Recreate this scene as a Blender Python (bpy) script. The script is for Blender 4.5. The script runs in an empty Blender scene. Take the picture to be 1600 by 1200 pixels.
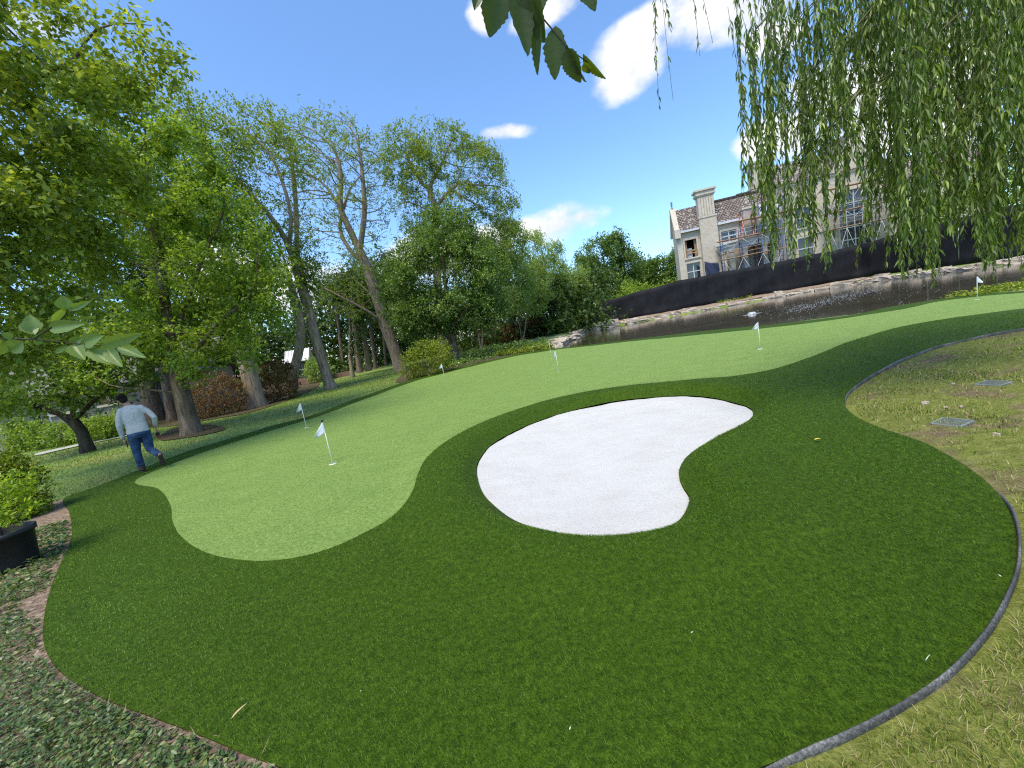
import bpy, bmesh, math, random
import numpy as np
from mathutils import Vector, Matrix
from mathutils.geometry import delaunay_2d_cdt

random.seed(7)
RNG = np.random.default_rng(11)
SC = bpy.context.scene
COL = SC.collection

# ------------------------------------------------------------------ camera model
F = 601.0
RHO, TH = math.radians(10.3), math.radians(7.8)
FW = np.array([0, math.cos(TH), -math.sin(TH)])
_r0 = np.array([1.0, 0, 0]); _u0 = np.array([0, math.sin(TH), math.cos(TH)])
RT = math.cos(RHO) * _r0 - math.sin(RHO) * _u0
UP = math.sin(RHO) * _r0 + math.cos(RHO) * _u0
CAM = np.array([0, 0, 1.6])

def ray(px, py): return FW + (px - 800) / F * RT + (600 - py) / F * UP
def ground_at(px, py, z=0.0):
    d = ray(px, py); return CAM + d * ((z - CAM[2]) / d[2])
def at(px, py, Y):
    d = ray(px, py); return CAM + d * (Y / d[1])

# ------------------------------------------------------------------ object helpers
def tag(o, label=None, cat=None, group=None, kind=None):
    if label: o['label'] = label
    if cat: o['category'] = cat
    if group: o['group'] = group
    if kind: o['kind'] = kind
    return o

def empty(name, loc, label=None, cat=None, group=None, rz=0.0):
    o = bpy.data.objects.new(name, None); COL.objects.link(o)
    o.location = tuple(loc); o.rotation_euler = (0, 0, rz)
    o.empty_display_size = 0.2
    return tag(o, label, cat, group)

def mk(name, V, Fc, mat, parent=None, smooth=False, uv=None, local=False):
    """one mesh object from vertices and faces (array of tris/quads or list of lists)"""
    V = np.asarray(V, dtype=np.float64).reshape(-1, 3)
    me = bpy.data.meshes.new(name)
    if parent is not None and not local:
        V = V - np.array(parent.location)
    if isinstance(Fc, np.ndarray) and Fc.ndim == 2:
        n, k = Fc.shape
        me.vertices.add(len(V)); me.vertices.foreach_set('co', V.astype(np.float32).ravel())
        me.loops.add(n * k); me.loops.foreach_set('vertex_index', Fc.astype(np.int32).ravel())
        me.polygons.add(n)
        me.polygons.foreach_set('loop_start', np.arange(0, n * k, k, dtype=np.int32))
        try: me.polygons.foreach_set('loop_total', np.full(n, k, dtype=np.int32))
        except Exception: pass
        me.update(calc_edges=True)
    else:
        me.from_pydata([tuple(v) for v in V], [], [tuple(int(i) for i in f) for f in Fc])
        me.update()
    if uv is not None:
        lay = me.uv_layers.new(name='UVMap')
        idx = np.empty(len(me.loops), dtype=np.int32); me.loops.foreach_get('vertex_index', idx)
        lay.data.foreach_set('uv', np.asarray(uv, dtype=np.float32)[idx].ravel())
    if smooth:
        me.polygons.foreach_set('use_smooth', np.ones(len(me.polygons), dtype=bool))
    o = bpy.data.objects.new(name, me); COL.objects.link(o)
    if mat is not None:
        for m in (mat if isinstance(mat, (list, tuple)) else [mat]): me.materials.append(m)
    if parent is not None: o.parent = parent
    return o

class MB:
    """collects simple shapes for ONE mesh"""
    def __init__(s): s.V = []; s.F = []
    def add(s, V, Fc):
        b = len(s.V); s.V += [tuple(v) for v in V]; s.F += [tuple(i + b for i in f) for f in Fc]
    def box(s, c, size, rz=0.0, M=None):
        hx, hy, hz = [k / 2 for k in size]
        P = [(-hx, -hy, -hz), (hx, -hy, -hz), (hx, hy, -hz), (-hx, hy, -hz), (-hx, -hy, hz), (hx, -hy, hz), (hx, hy, hz), (-hx, hy, hz)]
        m = M if M is not None else Matrix.Rotation(rz, 3, 'Z')
        s.add([Vector(c) + m @ Vector(p) for p in P], [(0, 3, 2, 1), (4, 5, 6, 7), (0, 1, 5, 4), (1, 2, 6, 5), (2, 3, 7, 6), (3, 0, 4, 7)])
    def bar(s, a, b, w, h=None):
        a, b = Vector(a), Vector(b); d = b - a; L = d.length
        if L < 1e-6: return
        q = d.to_track_quat('Z', 'Y').to_matrix()
        s.box((a + b) / 2, (w, h or w, L), M=q)
    def tube(s, pts, rad, n=8, cap=True):
        pts = [Vector(p) for p in pts]
        if not hasattr(rad, '__len__'): rad = [rad] * len(pts)
        b = len(s.V)
        ref = Vector((0.3, 0.9, 0.1))
        for i, p in enumerate(pts):
            t = (pts[min(i + 1, len(pts) - 1)] - pts[max(i - 1, 0)]).normalized()
            u = t.cross(ref)
            if u.length < 0.05: u = t.cross(Vector((1, 0, 0)))
            u.normalize(); v = t.cross(u)
            for k in range(n):
                a = 2 * math.pi * k / n
                s.V.append(tuple(p + (u * math.cos(a) + v * math.sin(a)) * rad[i]))
        for i in range(len(pts) - 1):
            for k in range(n):
                k2 = (k + 1) % n
                s.F.append((b + i * n + k, b + i * n + k2, b + (i + 1) * n + k2, b + (i + 1) * n + k))
        if cap:
            s.F.append(tuple(b + k for k in range(n))[::-1])
            s.F.append(tuple(b + (len(pts) - 1) * n + k for k in range(n)))
    def lathe(s, c, prof, n=24, sx=1.0, sy=1.0):
        b = len(s.V); c = Vector(c)
        for r, z in prof:
            for k in range(n):
                a = 2 * math.pi * k / n
                s.V.append((c.x + r * math.cos(a) * sx, c.y + r * math.sin(a) * sy, c.z + z))
        for i in range(len(prof) - 1):
            for k in range(n):
                k2 = (k + 1) % n
                s.F.append((b + i * n + k, b + i * n + k2, b + (i + 1) * n + k2, b + (i + 1) * n + k))
    def ell(s, c, r, M=None, nu=14, nv=9):
        b = len(s.V); c = Vector(c)
        for j in range(nv + 1):
            th = math.pi * (0.001 + 0.998 * j / nv)
            for k in range(nu):
                a = 2 * math.pi * k / nu
                p = Vector((r[0] * math.sin(th) * math.cos(a), r[1] * math.sin(th) * math.sin(a), r[2] * math.cos(th)))
                if M is not None: p = M @ p
                s.V.append(tuple(c + p))
        for j in range(nv):
            for k in range(nu):
                k2 = (k + 1) % nu
                s.F.append((b + j * nu + k, b + (j + 1) * nu + k, b + (j + 1) * nu + k2, b + j * nu + k2))
        s.F.append(tuple(b + k for k in range(nu))); s.F.append(tuple(b + nv * nu + k for k in range(nu))[::-1])
    def build(s, name, mat, parent=None, smooth=False, local=False):
        return mk(name, s.V, s.F, mat, parent, smooth, local=local)

def remeshed(mb, name, mat, parent, voxel, smooth_it=2, local=True):
    """fuse overlapping closed shapes into one continuous surface"""
    o = mb.build(name, mat, None)
    m = o.modifiers.new('r', 'REMESH'); m.mode = 'VOXEL'; m.voxel_size = voxel
    if smooth_it:
        s = o.modifiers.new('s', 'SMOOTH'); s.iterations = smooth_it; s.factor = 0.5
    dg = bpy.context.evaluated_depsgraph_get(); dg.update()
    me = bpy.data.meshes.new_from_object(o.evaluated_get(dg), depsgraph=dg)
    o.modifiers.clear(); old = o.data; o.data = me; bpy.data.meshes.remove(old)
    if not me.materials: me.materials.append(mat)
    me.polygons.foreach_set('use_smooth', np.ones(len(me.polygons), dtype=bool))
    o.parent = parent
    return o

# ------------------------------------------------------------------ materials
class NT:
    def __init__(s, name):
        s.m = bpy.data.materials.new(name); s.m.use_nodes = True
        s.t = s.m.node_tree; s.n = s.t.nodes; s.n.clear()
        s.out = s.n.new('ShaderNodeOutputMaterial')
    def nd(s, typ, **kw):
        x = s.n.new(typ)
        for k, v in kw.items():
            if k in x.inputs.keys() or isinstance(k, int): x.inputs[k].default_value = v
            else: setattr(x, k, v)
        return x
    def ln(s, a, b): s.t.links.new(a, b)
    def inp(s, node, key, val):
        if hasattr(val, 'is_linked') or hasattr(val, 'links'): s.ln(val, node.inputs[key])
        else: node.inputs[key].default_value = val
    def noise(s, scale, detail=4, rough=0.55, vec=None, dist=0.0):
        x = s.n.new('ShaderNodeTexNoise'); x.inputs['Scale'].default_value = scale
        x.inputs['Detail'].default_value = detail; x.inputs['Roughness'].default_value = rough
        x.inputs['Distortion'].default_value = dist
        if vec is not None: s.ln(vec, x.inputs['Vector'])
        return x.outputs['Fac']
    def ramp(s, fac, stops):
        x = s.n.new('ShaderNodeValToRGB'); e = x.color_ramp.elements
        while len(e) < len(stops): e.new(0.5)
        for i, (p, c) in enumerate(stops):
            e[i].position = p; e[i].color = (*c, 1) if len(c) == 3 else c
        s.ln(fac, x.inputs['Fac']); return x.outputs['Color']
    def mix(s, fac, a, b, mode='MIX'):
        x = s.n.new('ShaderNodeMix'); x.data_type = 'RGBA'; x.blend_type = mode
        s.inp(x, 0, fac)
        for k, v in ((6, a), (7, b)):
            if isinstance(v, tuple): x.inputs[k].default_value = (*v, 1) if len(v) == 3 else v
            else: s.ln(v, x.inputs[k])
        return x.outputs[2]
    def math(s, op, a, b=0.0, clamp=False):
        x = s.n.new('ShaderNodeMath'); x.operation = op; x.use_clamp = clamp
        s.inp(x, 0, a); s.inp(x, 1, b); return x.outputs[0]
    def coord(s, which='Object'): return s.n.new('ShaderNodeTexCoord').outputs[which]
    def pos(s): return s.n.new('ShaderNodeNewGeometry').outputs['Position']
    def rnd(s): return s.n.new('ShaderNodeNewGeometry').outputs['Random Per Island']
    def mapping(s, vec, scale=(1, 1, 1), rot=(0, 0, 0), loc=(0, 0, 0)):
        x = s.n.new('ShaderNodeMapping'); s.ln(vec, x.inputs['Vector'])
        x.inputs['Scale'].default_value = scale; x.inputs['Rotation'].default_value = rot
        x.inputs['Location'].default_value = loc
        return x.outputs['Vector']
    def bump(s, h, strength=0.3, dist=0.02):
        x = s.n.new('ShaderNodeBump'); x.inputs['Strength'].default_value = strength
        x.inputs['Distance'].default_value = dist; s.ln(h, x.inputs['Height']); return x.outputs['Normal']
    def bsdf(s, col, rough=0.6, metal=0.0, spec=0.5, normal=None, **kw):
        x = s.n.new('ShaderNodeBsdfPrincipled')
        if isinstance(col, tuple): x.inputs['Base Color'].default_value = (*col, 1)
        else: s.ln(col, x.inputs['Base Color'])
        s.inp(x, 'Roughness', rough); x.inputs['Metallic'].default_value = metal
        x.inputs['Specular IOR Level'].default_value = spec
        if normal is not None: s.ln(normal, x.inputs['Normal'])
        for k, v in kw.items(): s.inp(x, k, v)
        return x.outputs['BSDF']
    def done(s, sh): s.ln(sh, s.out.inputs['Surface']); return s.m

def leaf_mat(name, c1, c2, trans=0.35, rough=0.5, tcol=None, hue_scale=0.7, c3=None, spec=0.35):
    t = NT(name)
    col = t.ramp(t.rnd(), [(0.0, c1), (0.75, c2), (1.0, c3 or c2)])
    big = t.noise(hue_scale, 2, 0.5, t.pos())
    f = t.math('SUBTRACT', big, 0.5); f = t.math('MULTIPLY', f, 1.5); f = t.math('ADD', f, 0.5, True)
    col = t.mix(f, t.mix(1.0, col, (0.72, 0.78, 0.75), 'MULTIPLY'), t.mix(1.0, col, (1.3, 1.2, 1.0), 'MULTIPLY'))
    d = t.bsdf(col, rough, spec=spec)
    tr = t.n.new('ShaderNodeBsdfTranslucent')
    tc = t.mix(1.0, col, tcol or (1.5, 1.5, 0.5), 'MULTIPLY'); t.ln(tc, tr.inputs['Color'])
    ms = t.n.new('ShaderNodeMixShader'); ms.inputs[0].default_value = trans
    t.ln(d, ms.inputs[1]); t.ln(tr.outputs[0], ms.inputs[2])
    return t.done(ms.outputs[0])

def bark_mat(name, c1, c2, c3, scale=9.0):
    t = NT(name)
    v = t.mapping(t.coord('Object'), (1, 1, 0.16))
    n1 = t.noise(scale, 6, 0.65, v, 0.4); n2 = t.noise(1.3, 3, 0.5, t.coord('Object'))
    col = t.ramp(n1, [(0.3, c1), (0.52, c2), (0.75, c3)])
    col = t.mix(t.math('MULTIPLY', n2, 0.5), col, t.mix(1.0, col, (0.6, 0.62, 0.55), 'MULTIPLY'))
    return t.done(t.bsdf(col, 0.9, spec=0.1, normal=t.bump(n1, 0.9, 0.03)))

def plain(name, col, rough=0.6, metal=0.0, var=0.15, scale=6.0, bump=0.0, spec=0.4):
    t = NT(name)
    n = t.noise(scale, 5, 0.6, t.coord('Object'))
    a = tuple(max(0, c * (1 - var)) for c in col); b = tuple(min(1, c * (1 + var)) for c in col)
    c = t.ramp(n, [(0.3, a), (0.7, b)])
    nr = t.bump(n, bump, 0.01) if bump else None
    return t.done(t.bsdf(c, rough, metal, spec, nr))
# ------------------------------------------------------------------ plan geometry
def spline(P, closed=True, n=8):
    P = np.asarray(P, float); out = []
    N = len(P)
    rng = range(N) if closed else range(N - 1)
    for i in rng:
        if closed: a, b, c, d = P[(i - 1) % N], P[i], P[(i + 1) % N], P[(i + 2) % N]
        else: a, b, c, d = P[max(i - 1, 0)], P[i], P[i + 1], P[min(i + 2, N - 1)]
        for k in range(n):
            t = k / n
            out.append(0.5 * (2 * b + (c - a) * t + (2 * a - 5 * b + 4 * c - d) * t * t + (3 * b - a - 3 * c + d) * t ** 3))
    if not closed: out.append(P[-1])
    return np.array(out)

def resample(P, step, closed=True):
    P = np.asarray(P, float)
    Q = np.vstack([P, P[:1]]) if closed else P
    s = np.r_[0, np.cumsum(np.linalg.norm(np.diff(Q, axis=0), axis=1))]
    n = max(3, int(s[-1] / step))
    u = np.linspace(0, s[-1], n, endpoint=not closed)
    return np.stack([np.interp(u, s, Q[:, k]) for k in range(Q.shape[1])], 1)

def inside(pts, poly):
    x, y = pts[:, 0], pts[:, 1]; r = np.zeros(len(pts), bool)
    j = len(poly) - 1
    for i in range(len(poly)):
        xi, yi = poly[i]; xj, yj = poly[j]
        c = ((yi > y) != (yj > y)) & (x < (xj - xi) * (y - yi) / (yj - yi + 1e-12) + xi)
        r ^= c; j = i
    return r

def dist_to(pts, poly, closed=True):
    best = np.full(len(pts), 1e9)
    n = len(poly)
    for i in range(n if closed else n - 1):
        a = poly[i]; b = poly[(i + 1) % n]; d = b - a
        t = np.clip(((pts - a) @ d) / (d @ d + 1e-12), 0, 1)
        best = np.minimum(best, np.hypot(pts[:, 0] - a[0] - t * d[0], pts[:, 1] - a[1] - t * d[1]))
    return best

def sdist(pts, poly):
    d = dist_to(pts, poly); d[inside(pts, poly)] *= -1; return d

def sst(a, b, x):
    t = np.clip((x - a) / (b - a), 0, 1); return t * t * (3 - 2 * t)

def gp(lst, z=0.0): return np.array([ground_at(x, y, z)[:2] for x, y in lst])

GREEN = spline(gp([(213, 750), (248, 764), (266, 788), (270, 815), (285, 840), (320, 862), (370, 875), (430, 876), (500, 862), (570, 832), (620, 802), (645, 772),
    (655, 742), (668, 718), (700, 692), (760, 660), (850, 629), (930, 613), (1000, 604), (1100, 594), (1190, 580), (1260, 560), (1330, 533), (1400, 512), (1480, 498),
    (1560, 487), (1640, 477), (1760, 463), (1760, 436), (1640, 453), (1530, 463), (1469, 471), (1403, 484), (1294, 501), (1162, 516.5), (1009, 531), (900, 543), (875, 545.5), (858, 548),
    (802, 557), (743, 571), (692, 584), (650, 595), (567, 625), (500, 650), (437, 669), (375, 688), (300, 713)]), n=6)
OUTER = spline(gp([(100, 778), (108, 800), (112, 825), (108, 850), (90, 890), (73, 940), (66, 990), (80, 1032), (120, 1068), (180, 1100), (250, 1125), (320, 1150), (380, 1175), (450, 1203),
    (560, 1260), (740, 1310), (960, 1300), (1100, 1245), (1190, 1200), (1300, 1158), (1400, 1105), (1480, 1050), (1540, 985), (1573, 925), (1587, 880), (1587, 830), (1573, 790), (1545, 756),
    (1500, 723), (1440, 691), (1375, 668), (1336, 649), (1319, 630), (1330, 611), (1360, 590), (1400, 568), (1460, 545), (1530, 528), (1600, 515), (1780, 488), (1780, 428),
    (1640, 450), (1530, 460), (1456, 469), (1394, 479), (1316, 494), (1206, 506.5), (1120, 515), (1049, 523), (1000, 529), (900, 541), (875, 543.5), (855, 546), (800, 555), (740, 569), (690, 581.5), (646, 592), (562, 621),
    (495, 646), (430, 664), (368, 682), (290, 706), (200, 741), (150, 760)]), n=6)
BUNKER = spline(gp([(743, 727), (750, 708), (767, 689), (798, 671), (839, 653), (882, 639), (954, 624), (1017, 616), (1064, 613), (1111, 616), (1151, 624), (1171, 631), (1176, 639), (1172, 647),
    (1154, 660), (1120, 677), (1095, 689), (1073, 705), (1062, 721), (1060, 736), (1066, 752), (1076, 768), (1073, 783), (1061, 802), (1039, 814), (1001, 824), (954, 829), (907, 827), (861, 819),
    (807, 805), (773, 783), (751, 758)], -0.07), n=6)
POND = spline(np.array([(3.4, 29.5), (4.6, 34), (6.2, 40), (8.2, 46.5), (10.6, 52.0), (16, 51.3), (21, 50.8), (27, 50.2), (33, 49.8), (38.5, 49), (42.0, 46), (42.6, 42), (41.2, 36.5),
    (40.2, 32), (41.3, 29), (46, 25), (44, 19), (33, 15.2), (24, 14.2), (18.6, 13.6), (15.9, 13.8), (12.6, 14.6), (9.4, 15.9), (6.6, 18.6), (4.4, 21.6), (3.0, 25.5)]), n=5)
WATER_Z = -0.30

def far_rise(y): return 0.011 * np.clip(y - 32, 0, 60)
def soft_noise(x, y):
    return 0.5 * np.sin(1.7 * x + 0.6 * y) * np.sin(0.9 * y - 0.4 * x + 1.1) + 0.5 * np.sin(3.1 * x - 1.3 * y + 2.0) * np.sin(2.3 * y + 0.7)

def turf_h(pts):
    d = sdist(pts, BUNKER)
    z = 0.012 * soft_noise(pts[:, 0], pts[:, 1])
    z = z + 0.055 * sst(0.0, 0.45, d) * (1 - sst(0.45, 1.1, d)) - 0.13 * (1 - sst(-0.02, 0.26, d))
    return z

def land_h(pts):
    x, y = pts[:, 0], pts[:, 1]
    ds = sdist(pts, POND)
    z = far_rise(y) + 0.03 * soft_noise(x * 0.4, y * 0.4) * sst(6, 20, np.hypot(x, y)) + 0.012 * soft_noise(x, y)
    z = z + 0.02 * sst(0.3, 4.0, ds) * sst(40, 50, y + x * 0.2)
    z = z - 1.2 * sst(0.45, -1.4, ds)
    do = sdist(pts, OUTER)
    z = np.where(do < 0.0, -0.03 - 0.25 * sst(0.0, -0.35, do) + 0 * z, z - 0.03)
    return z

def sheet(name, outline, holes, step, hfun, mat, keep=None, extra=None, smooth=True, grow=1.0):
    """triangulated sheet bounded exactly by the outline, with holes"""
    bx0, by0 = outline.min(0); bx1, by1 = outline.max(0)
    gx, gy = np.meshgrid(np.arange(bx0, bx1, step), np.arange(by0, by1, step))
    g = np.stack([gx.ravel(), gy.ravel()], 1) + RNG.uniform(-0.2, 0.2, (gx.size, 2)) * step
    g = g[inside(g, outline)]
    for h in holes: g = g[~inside(g, h)]
    ok = dist_to(g, outline) > step * 0.45
    for h in holes: ok &= dist_to(g, h) > step * 0.45
    g = g[ok]
    if extra is not None: g = np.vstack([g, extra])
    loops = [outline] + list(holes); V = []; E = []
    for L in loops:
        b = len(V); V += [Vector((float(p[0]), float(p[1]))) for p in L]
        E += [(b + i, b + (i + 1) % len(L)) for i in range(len(L))]
    V += [Vector((float(p[0]), float(p[1]))) for p in g]
    r = delaunay_2d_cdt(V, E, [], 0, 1e-5)
    P = np.array([(v.x, v.y) for v in r[0]]); T = np.array([f for f in r[2] if len(f) == 3])
    c = P[T].mean(1); k = inside(c, outline)
    for h in holes: k &= ~inside(c, h)
    T = T[k]
    a = P[T]; area = (a[:, 1, 0] - a[:, 0, 0]) * (a[:, 2, 1] - a[:, 0, 1]) - (a[:, 1, 1] - a[:, 0, 1]) * (a[:, 2, 0] - a[:, 0, 0])
    T[area < 0] = T[area < 0][:, ::-1]
    z = hfun(P)
    return mk(name, np.c_[P, z], T, mat, None, smooth)

# ------------------------------------------------------------------ ground materials
def turf_mat(name, a, b, c, rough=0.75):
    t = NT(name); p = t.pos()
    fine = t.noise(130, 3, 0.7, p); mid = t.noise(26, 4, 0.65, p); big = t.noise(1.9, 5, 0.62, t.mapping(p, (1, 1.7, 1), (0, 0, 0.35)), 0.6)
    m = t.math('ADD', t.math('MULTIPLY', fine, 0.55), t.math('MULTIPLY', mid, 0.45))
    col = t.ramp(m, [(0.36, a), (0.5, b), (0.64, c)])
    f = t.math('ADD', t.math('MULTIPLY', t.math('SUBTRACT', big, 0.5), 1.2), 0.5, True)
    col = t.mix(f, t.mix(1.0, col, (0.74, 0.80, 0.76), 'MULTIPLY'), t.mix(1.0, col, (1.2, 1.15, 1.15), 'MULTIPLY'))
    return t.done(t.bsdf(col, rough, spec=0.12, normal=t.bump(m, 0.8, 0.02)))

M_FRINGE = turf_mat('fringe_turf', (0.010, 0.024, 0.001), (0.032, 0.066, 0.002), (0.070, 0.125, 0.007))
M_GREEN = turf_mat('putting_turf', (0.080, 0.140, 0.022), (0.165, 0.25, 0.058), (0.27, 0.36, 0.12))

def lawn_mat():
    t = NT('lawn_grass'); p = t.pos()
    fine = t.noise(60, 4, 0.7, p); mid = t.noise(5, 5, 0.65, t.mapping(p, (1, 1.6, 1))); big = t.noise(0.45, 4, 0.6, t.mapping(p, (0.6, 1.3, 1), (0, 0, 0.5)))
    m = t.math('ADD', t.math('MULTIPLY', fine, 0.5), t.math('MULTIPLY', mid, 0.5))
    col = t.ramp(m, [(0.34, (0.06, 0.10, 0.008)), (0.5, (0.135, 0.205, 0.018)), (0.66, (0.22, 0.30, 0.036))])
    dry = t.ramp(m, [(0.34, (0.10, 0.115, 0.014)), (0.5, (0.21, 0.22, 0.03)), (0.66, (0.31, 0.29, 0.06))])
    col = t.mix(t.ramp(big, [(0.50, (0, 0, 0)), (0.62, (0.8, 0.8, 0.8))]), col, dry)
    return t.done(t.bsdf(col, 0.85, spec=0.15, normal=t.bump(m, 0.7, 0.04), **{'Sheen Weight': 0.15}))

def rough_lawn_mat():
    t = NT('patchy_grass_soil'); p = t.pos()
    fine = t.noise(70, 4, 0.7, p); mid = t.noise(7, 5, 0.7, t.mapping(p, (1, 2.2, 1), (0, 0, 0.6))); big = t.noise(1.1, 4, 0.65, t.mapping(p, (1, 1.5, 1)))
    m = t.math('ADD', t.math('MULTIPLY', fine, 0.5), t.math('MULTIPLY', mid, 0.5))
    gr = t.ramp(m, [(0.32, (0.065, 0.08, 0.012)), (0.5, (0.165, 0.185, 0.038)), (0.68, (0.30, 0.30, 0.09))])
    so = t.ramp(m, [(0.35, (0.08, 0.055, 0.035)), (0.55, (0.21, 0.155, 0.09)), (0.7, (0.36, 0.28, 0.17))])
    col = t.mix(t.ramp(big, [(0.50, (0, 0, 0)), (0.64, (1, 1, 1))]), gr, so)
    return t.done(t.bsdf(col, 0.95, spec=0.1, normal=t.bump(m, 0.9, 0.05)))

def soil_mat(name='bed_soil', k=1.0):
    t = NT(name); p = t.pos()
    m = t.noise(22, 6, 0.72, p); b = t.noise(2.2, 3, 0.5, p)
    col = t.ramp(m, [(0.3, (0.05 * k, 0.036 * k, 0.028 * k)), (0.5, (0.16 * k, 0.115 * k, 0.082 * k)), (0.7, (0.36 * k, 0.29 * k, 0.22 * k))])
    col = t.mix(b, col, t.mix(1.0, col, (1.5, 1.45, 1.4), 'MULTIPLY'))
    return t.done(t.bsdf(col, 0.95, spec=0.1, normal=t.bump(m, 1.0, 0.05)))

def sand_mat():
    t = NT('white_sand'); p = t.pos()
    f = t.noise(190, 3, 0.75, p); g = t.noise(34, 4, 0.7, p); b = t.noise(1.6, 4, 0.6, t.mapping(p, (1, 2, 1)))
    col = t.ramp(t.math('ADD', t.math('MULTIPLY', f, .6), t.math('MULTIPLY', g, .4)), [(0.30, (0.37, 0.362, 0.348)), (0.46, (0.505, 0.495, 0.478)), (0.7, (0.59, 0.58, 0.565))])
    sp = t.n.new('ShaderNodeTexVoronoi'); sp.inputs['Scale'].default_value = 42; t.ln(p, sp.inputs['Vector'])
    dk = t.ramp(sp.outputs['Distance'], [(0.0, (1, 1, 1)), (0.07, (1, 1, 1)), (0.11, (0, 0, 0))])
    sel = t.ramp(t.noise(9, 3, 0.7, p), [(0.55, (0, 0, 0)), (0.64, (0.7, 0.7, 0.7))])
    col = t.mix(t.mix(1.0, dk, sel, 'MULTIPLY'), col, (0.34, 0.33, 0.32))
    col = t.mix(t.ramp(b, [(0.45, (0, 0, 0)), (0.7, (0.55, 0.55, 0.55))]), col, t.mix(1.0, col, (0.88, 0.86, 0.82), 'MULTIPLY'))
    h = t.math('ADD', t.math('MULTIPLY', f, 0.5), t.math('MULTIPLY', g, 0.8))
    return t.done(t.bsdf(col, 0.9, spec=0.2, normal=t.bump(h, 0.6, 0.03)))

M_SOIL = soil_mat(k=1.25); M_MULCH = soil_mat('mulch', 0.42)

# ------------------------------------------------------------------ ground sheets
BED = np.array([ground_at(x, y)[:2] for x, y in [(100, 778), (85, 772), (40, 782)]] + [(-9.6, 7.0), (-12, 5.5), (-12, -4), (-1.0, -4), (-0.4, 0.2)])
RLAWN_CUT = None
BIG = np.array([(-260, -30), (260, -30), (260, 330), (-260, 330)], float)

def polar_pts(r0, r1, n, jit=0.3):
    out = []
    r = r0
    while r < r1:
        k = int(2 * math.pi * r / (r * 0.09)) ; a = np.arange(k) * 2 * math.pi / k + random.random()
        out.append(np.stack([r * np.sin(a), 10 + r * np.cos(a)], 1)); r *= 1.09
    return np.vstack(out)

def lawn_sheet():
    ex = []
    for st, (x0, x1, y0, y1) in ((0.35, (-20, 18, -4, 26)), (0.8, (-40, 60, 20, 66))):
        gx, gy = np.meshgrid(np.arange(x0, x1, st), np.arange(y0, y1, st)); ex.append(np.stack([gx.ravel(), gy.ravel()], 1))
    ring = []
    for off in (0.0, 0.12, -0.12, 0.35, -0.35):
        P = resample(OUTER, 0.18); t = np.roll(P, -1, 0) - np.roll(P, 1, 0); t /= np.linalg.norm(t, axis=1)[:, None] + 1e-9
        ring.append(P + np.stack([t[:, 1], -t[:, 0]], 1) * off)
    ex.append(np.vstack(ring)); ex.append(polar_pts(40, 240, 0))
    ex = np.vstack(ex); ex = ex[(np.abs(ex[:, 0]) < 258) & (ex[:, 1] > -29) & (ex[:, 1] < 328)]
    # grid point sets as one Delaunay; materials by region
    V = [Vector((float(a), float(b))) for a, b in np.vstack([BIG, ex])]
    r = delaunay_2d_cdt(V, [(0, 1), (1, 2), (2, 3), (3, 0)], [], 0, 1e-4)
    P = np.array([(v.x, v.y) for v in r[0]]); T = np.array([f for f in r[2] if len(f) == 3])
    a = P[T]; area = (a[:, 1, 0] - a[:, 0, 0]) * (a[:, 2, 1] - a[:, 0, 1]) - (a[:, 1, 1] - a[:, 0, 1]) * (a[:, 2, 0] - a[:, 0, 0])
    T[area < 0] = T[area < 0][:, ::-1]
    o = mk('lawn', np.c_[P, land_h(P)], T, lawn_mat(), None, True)
    tag(o, 'green lawn running back from the putting green to the dark wood', 'lawn', kind='structure')
lawn_sheet()

# bed and rough lawn lie 2 cm above the base sheet, each bounded by the turf edge
def edge_piece(start_px, end_px):
    """points of OUTER between the ones nearest two pixels, walking forward"""
    a = gp([start_px])[0]; b = gp([end_px])[0]
    i = int(np.argmin(np.linalg.norm(OUTER - a, axis=1))); j = int(np.argmin(np.linalg.norm(OUTER - b, axis=1)))
    return OUTER[i:j + 1] if i <= j else np.vstack([OUTER[i:], OUTER[:j + 1]])
left_edge = edge_piece((100, 778), (560, 1260))
BEDP = np.vstack([left_edge, [(-0.2, -1.5), (-12, -3), (-12, 4.2), (-10.2, 6.2), (-9.0, 6.75)]])
right_edge = edge_piece((1190, 1200), (1780, 488))
RLAWN = np.vstack([right_edge, [(17, 9.5), (30, 8), (30, -2), (1.2, -2)]])
def over(h): return lambda P: land_h_out(P) + h
def land_h_out(P):
    return 0.012 * soft_noise(P[:, 0], P[:, 1]) - 0.03
tag(sheet('planting_bed', BEDP, [], 0.25, over(0.022), M_SOIL), 'bare soil bed left of the turf under the trailing ground cover', 'bed', kind='structure')
tag(sheet('rough_lawn', RLAWN, [], 0.3, lambda P: land_h_out(P) + 0.02 + 0.03 * soft_noise(P[:, 0] * 2.1, P[:, 1] * 2.1) * sst(0.1, 0.6, dist_to(P, right_edge, False)), rough_lawn_mat()),
    'patchy yellowish grass and soil right of the turf edging', 'lawn', kind='structure')

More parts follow.
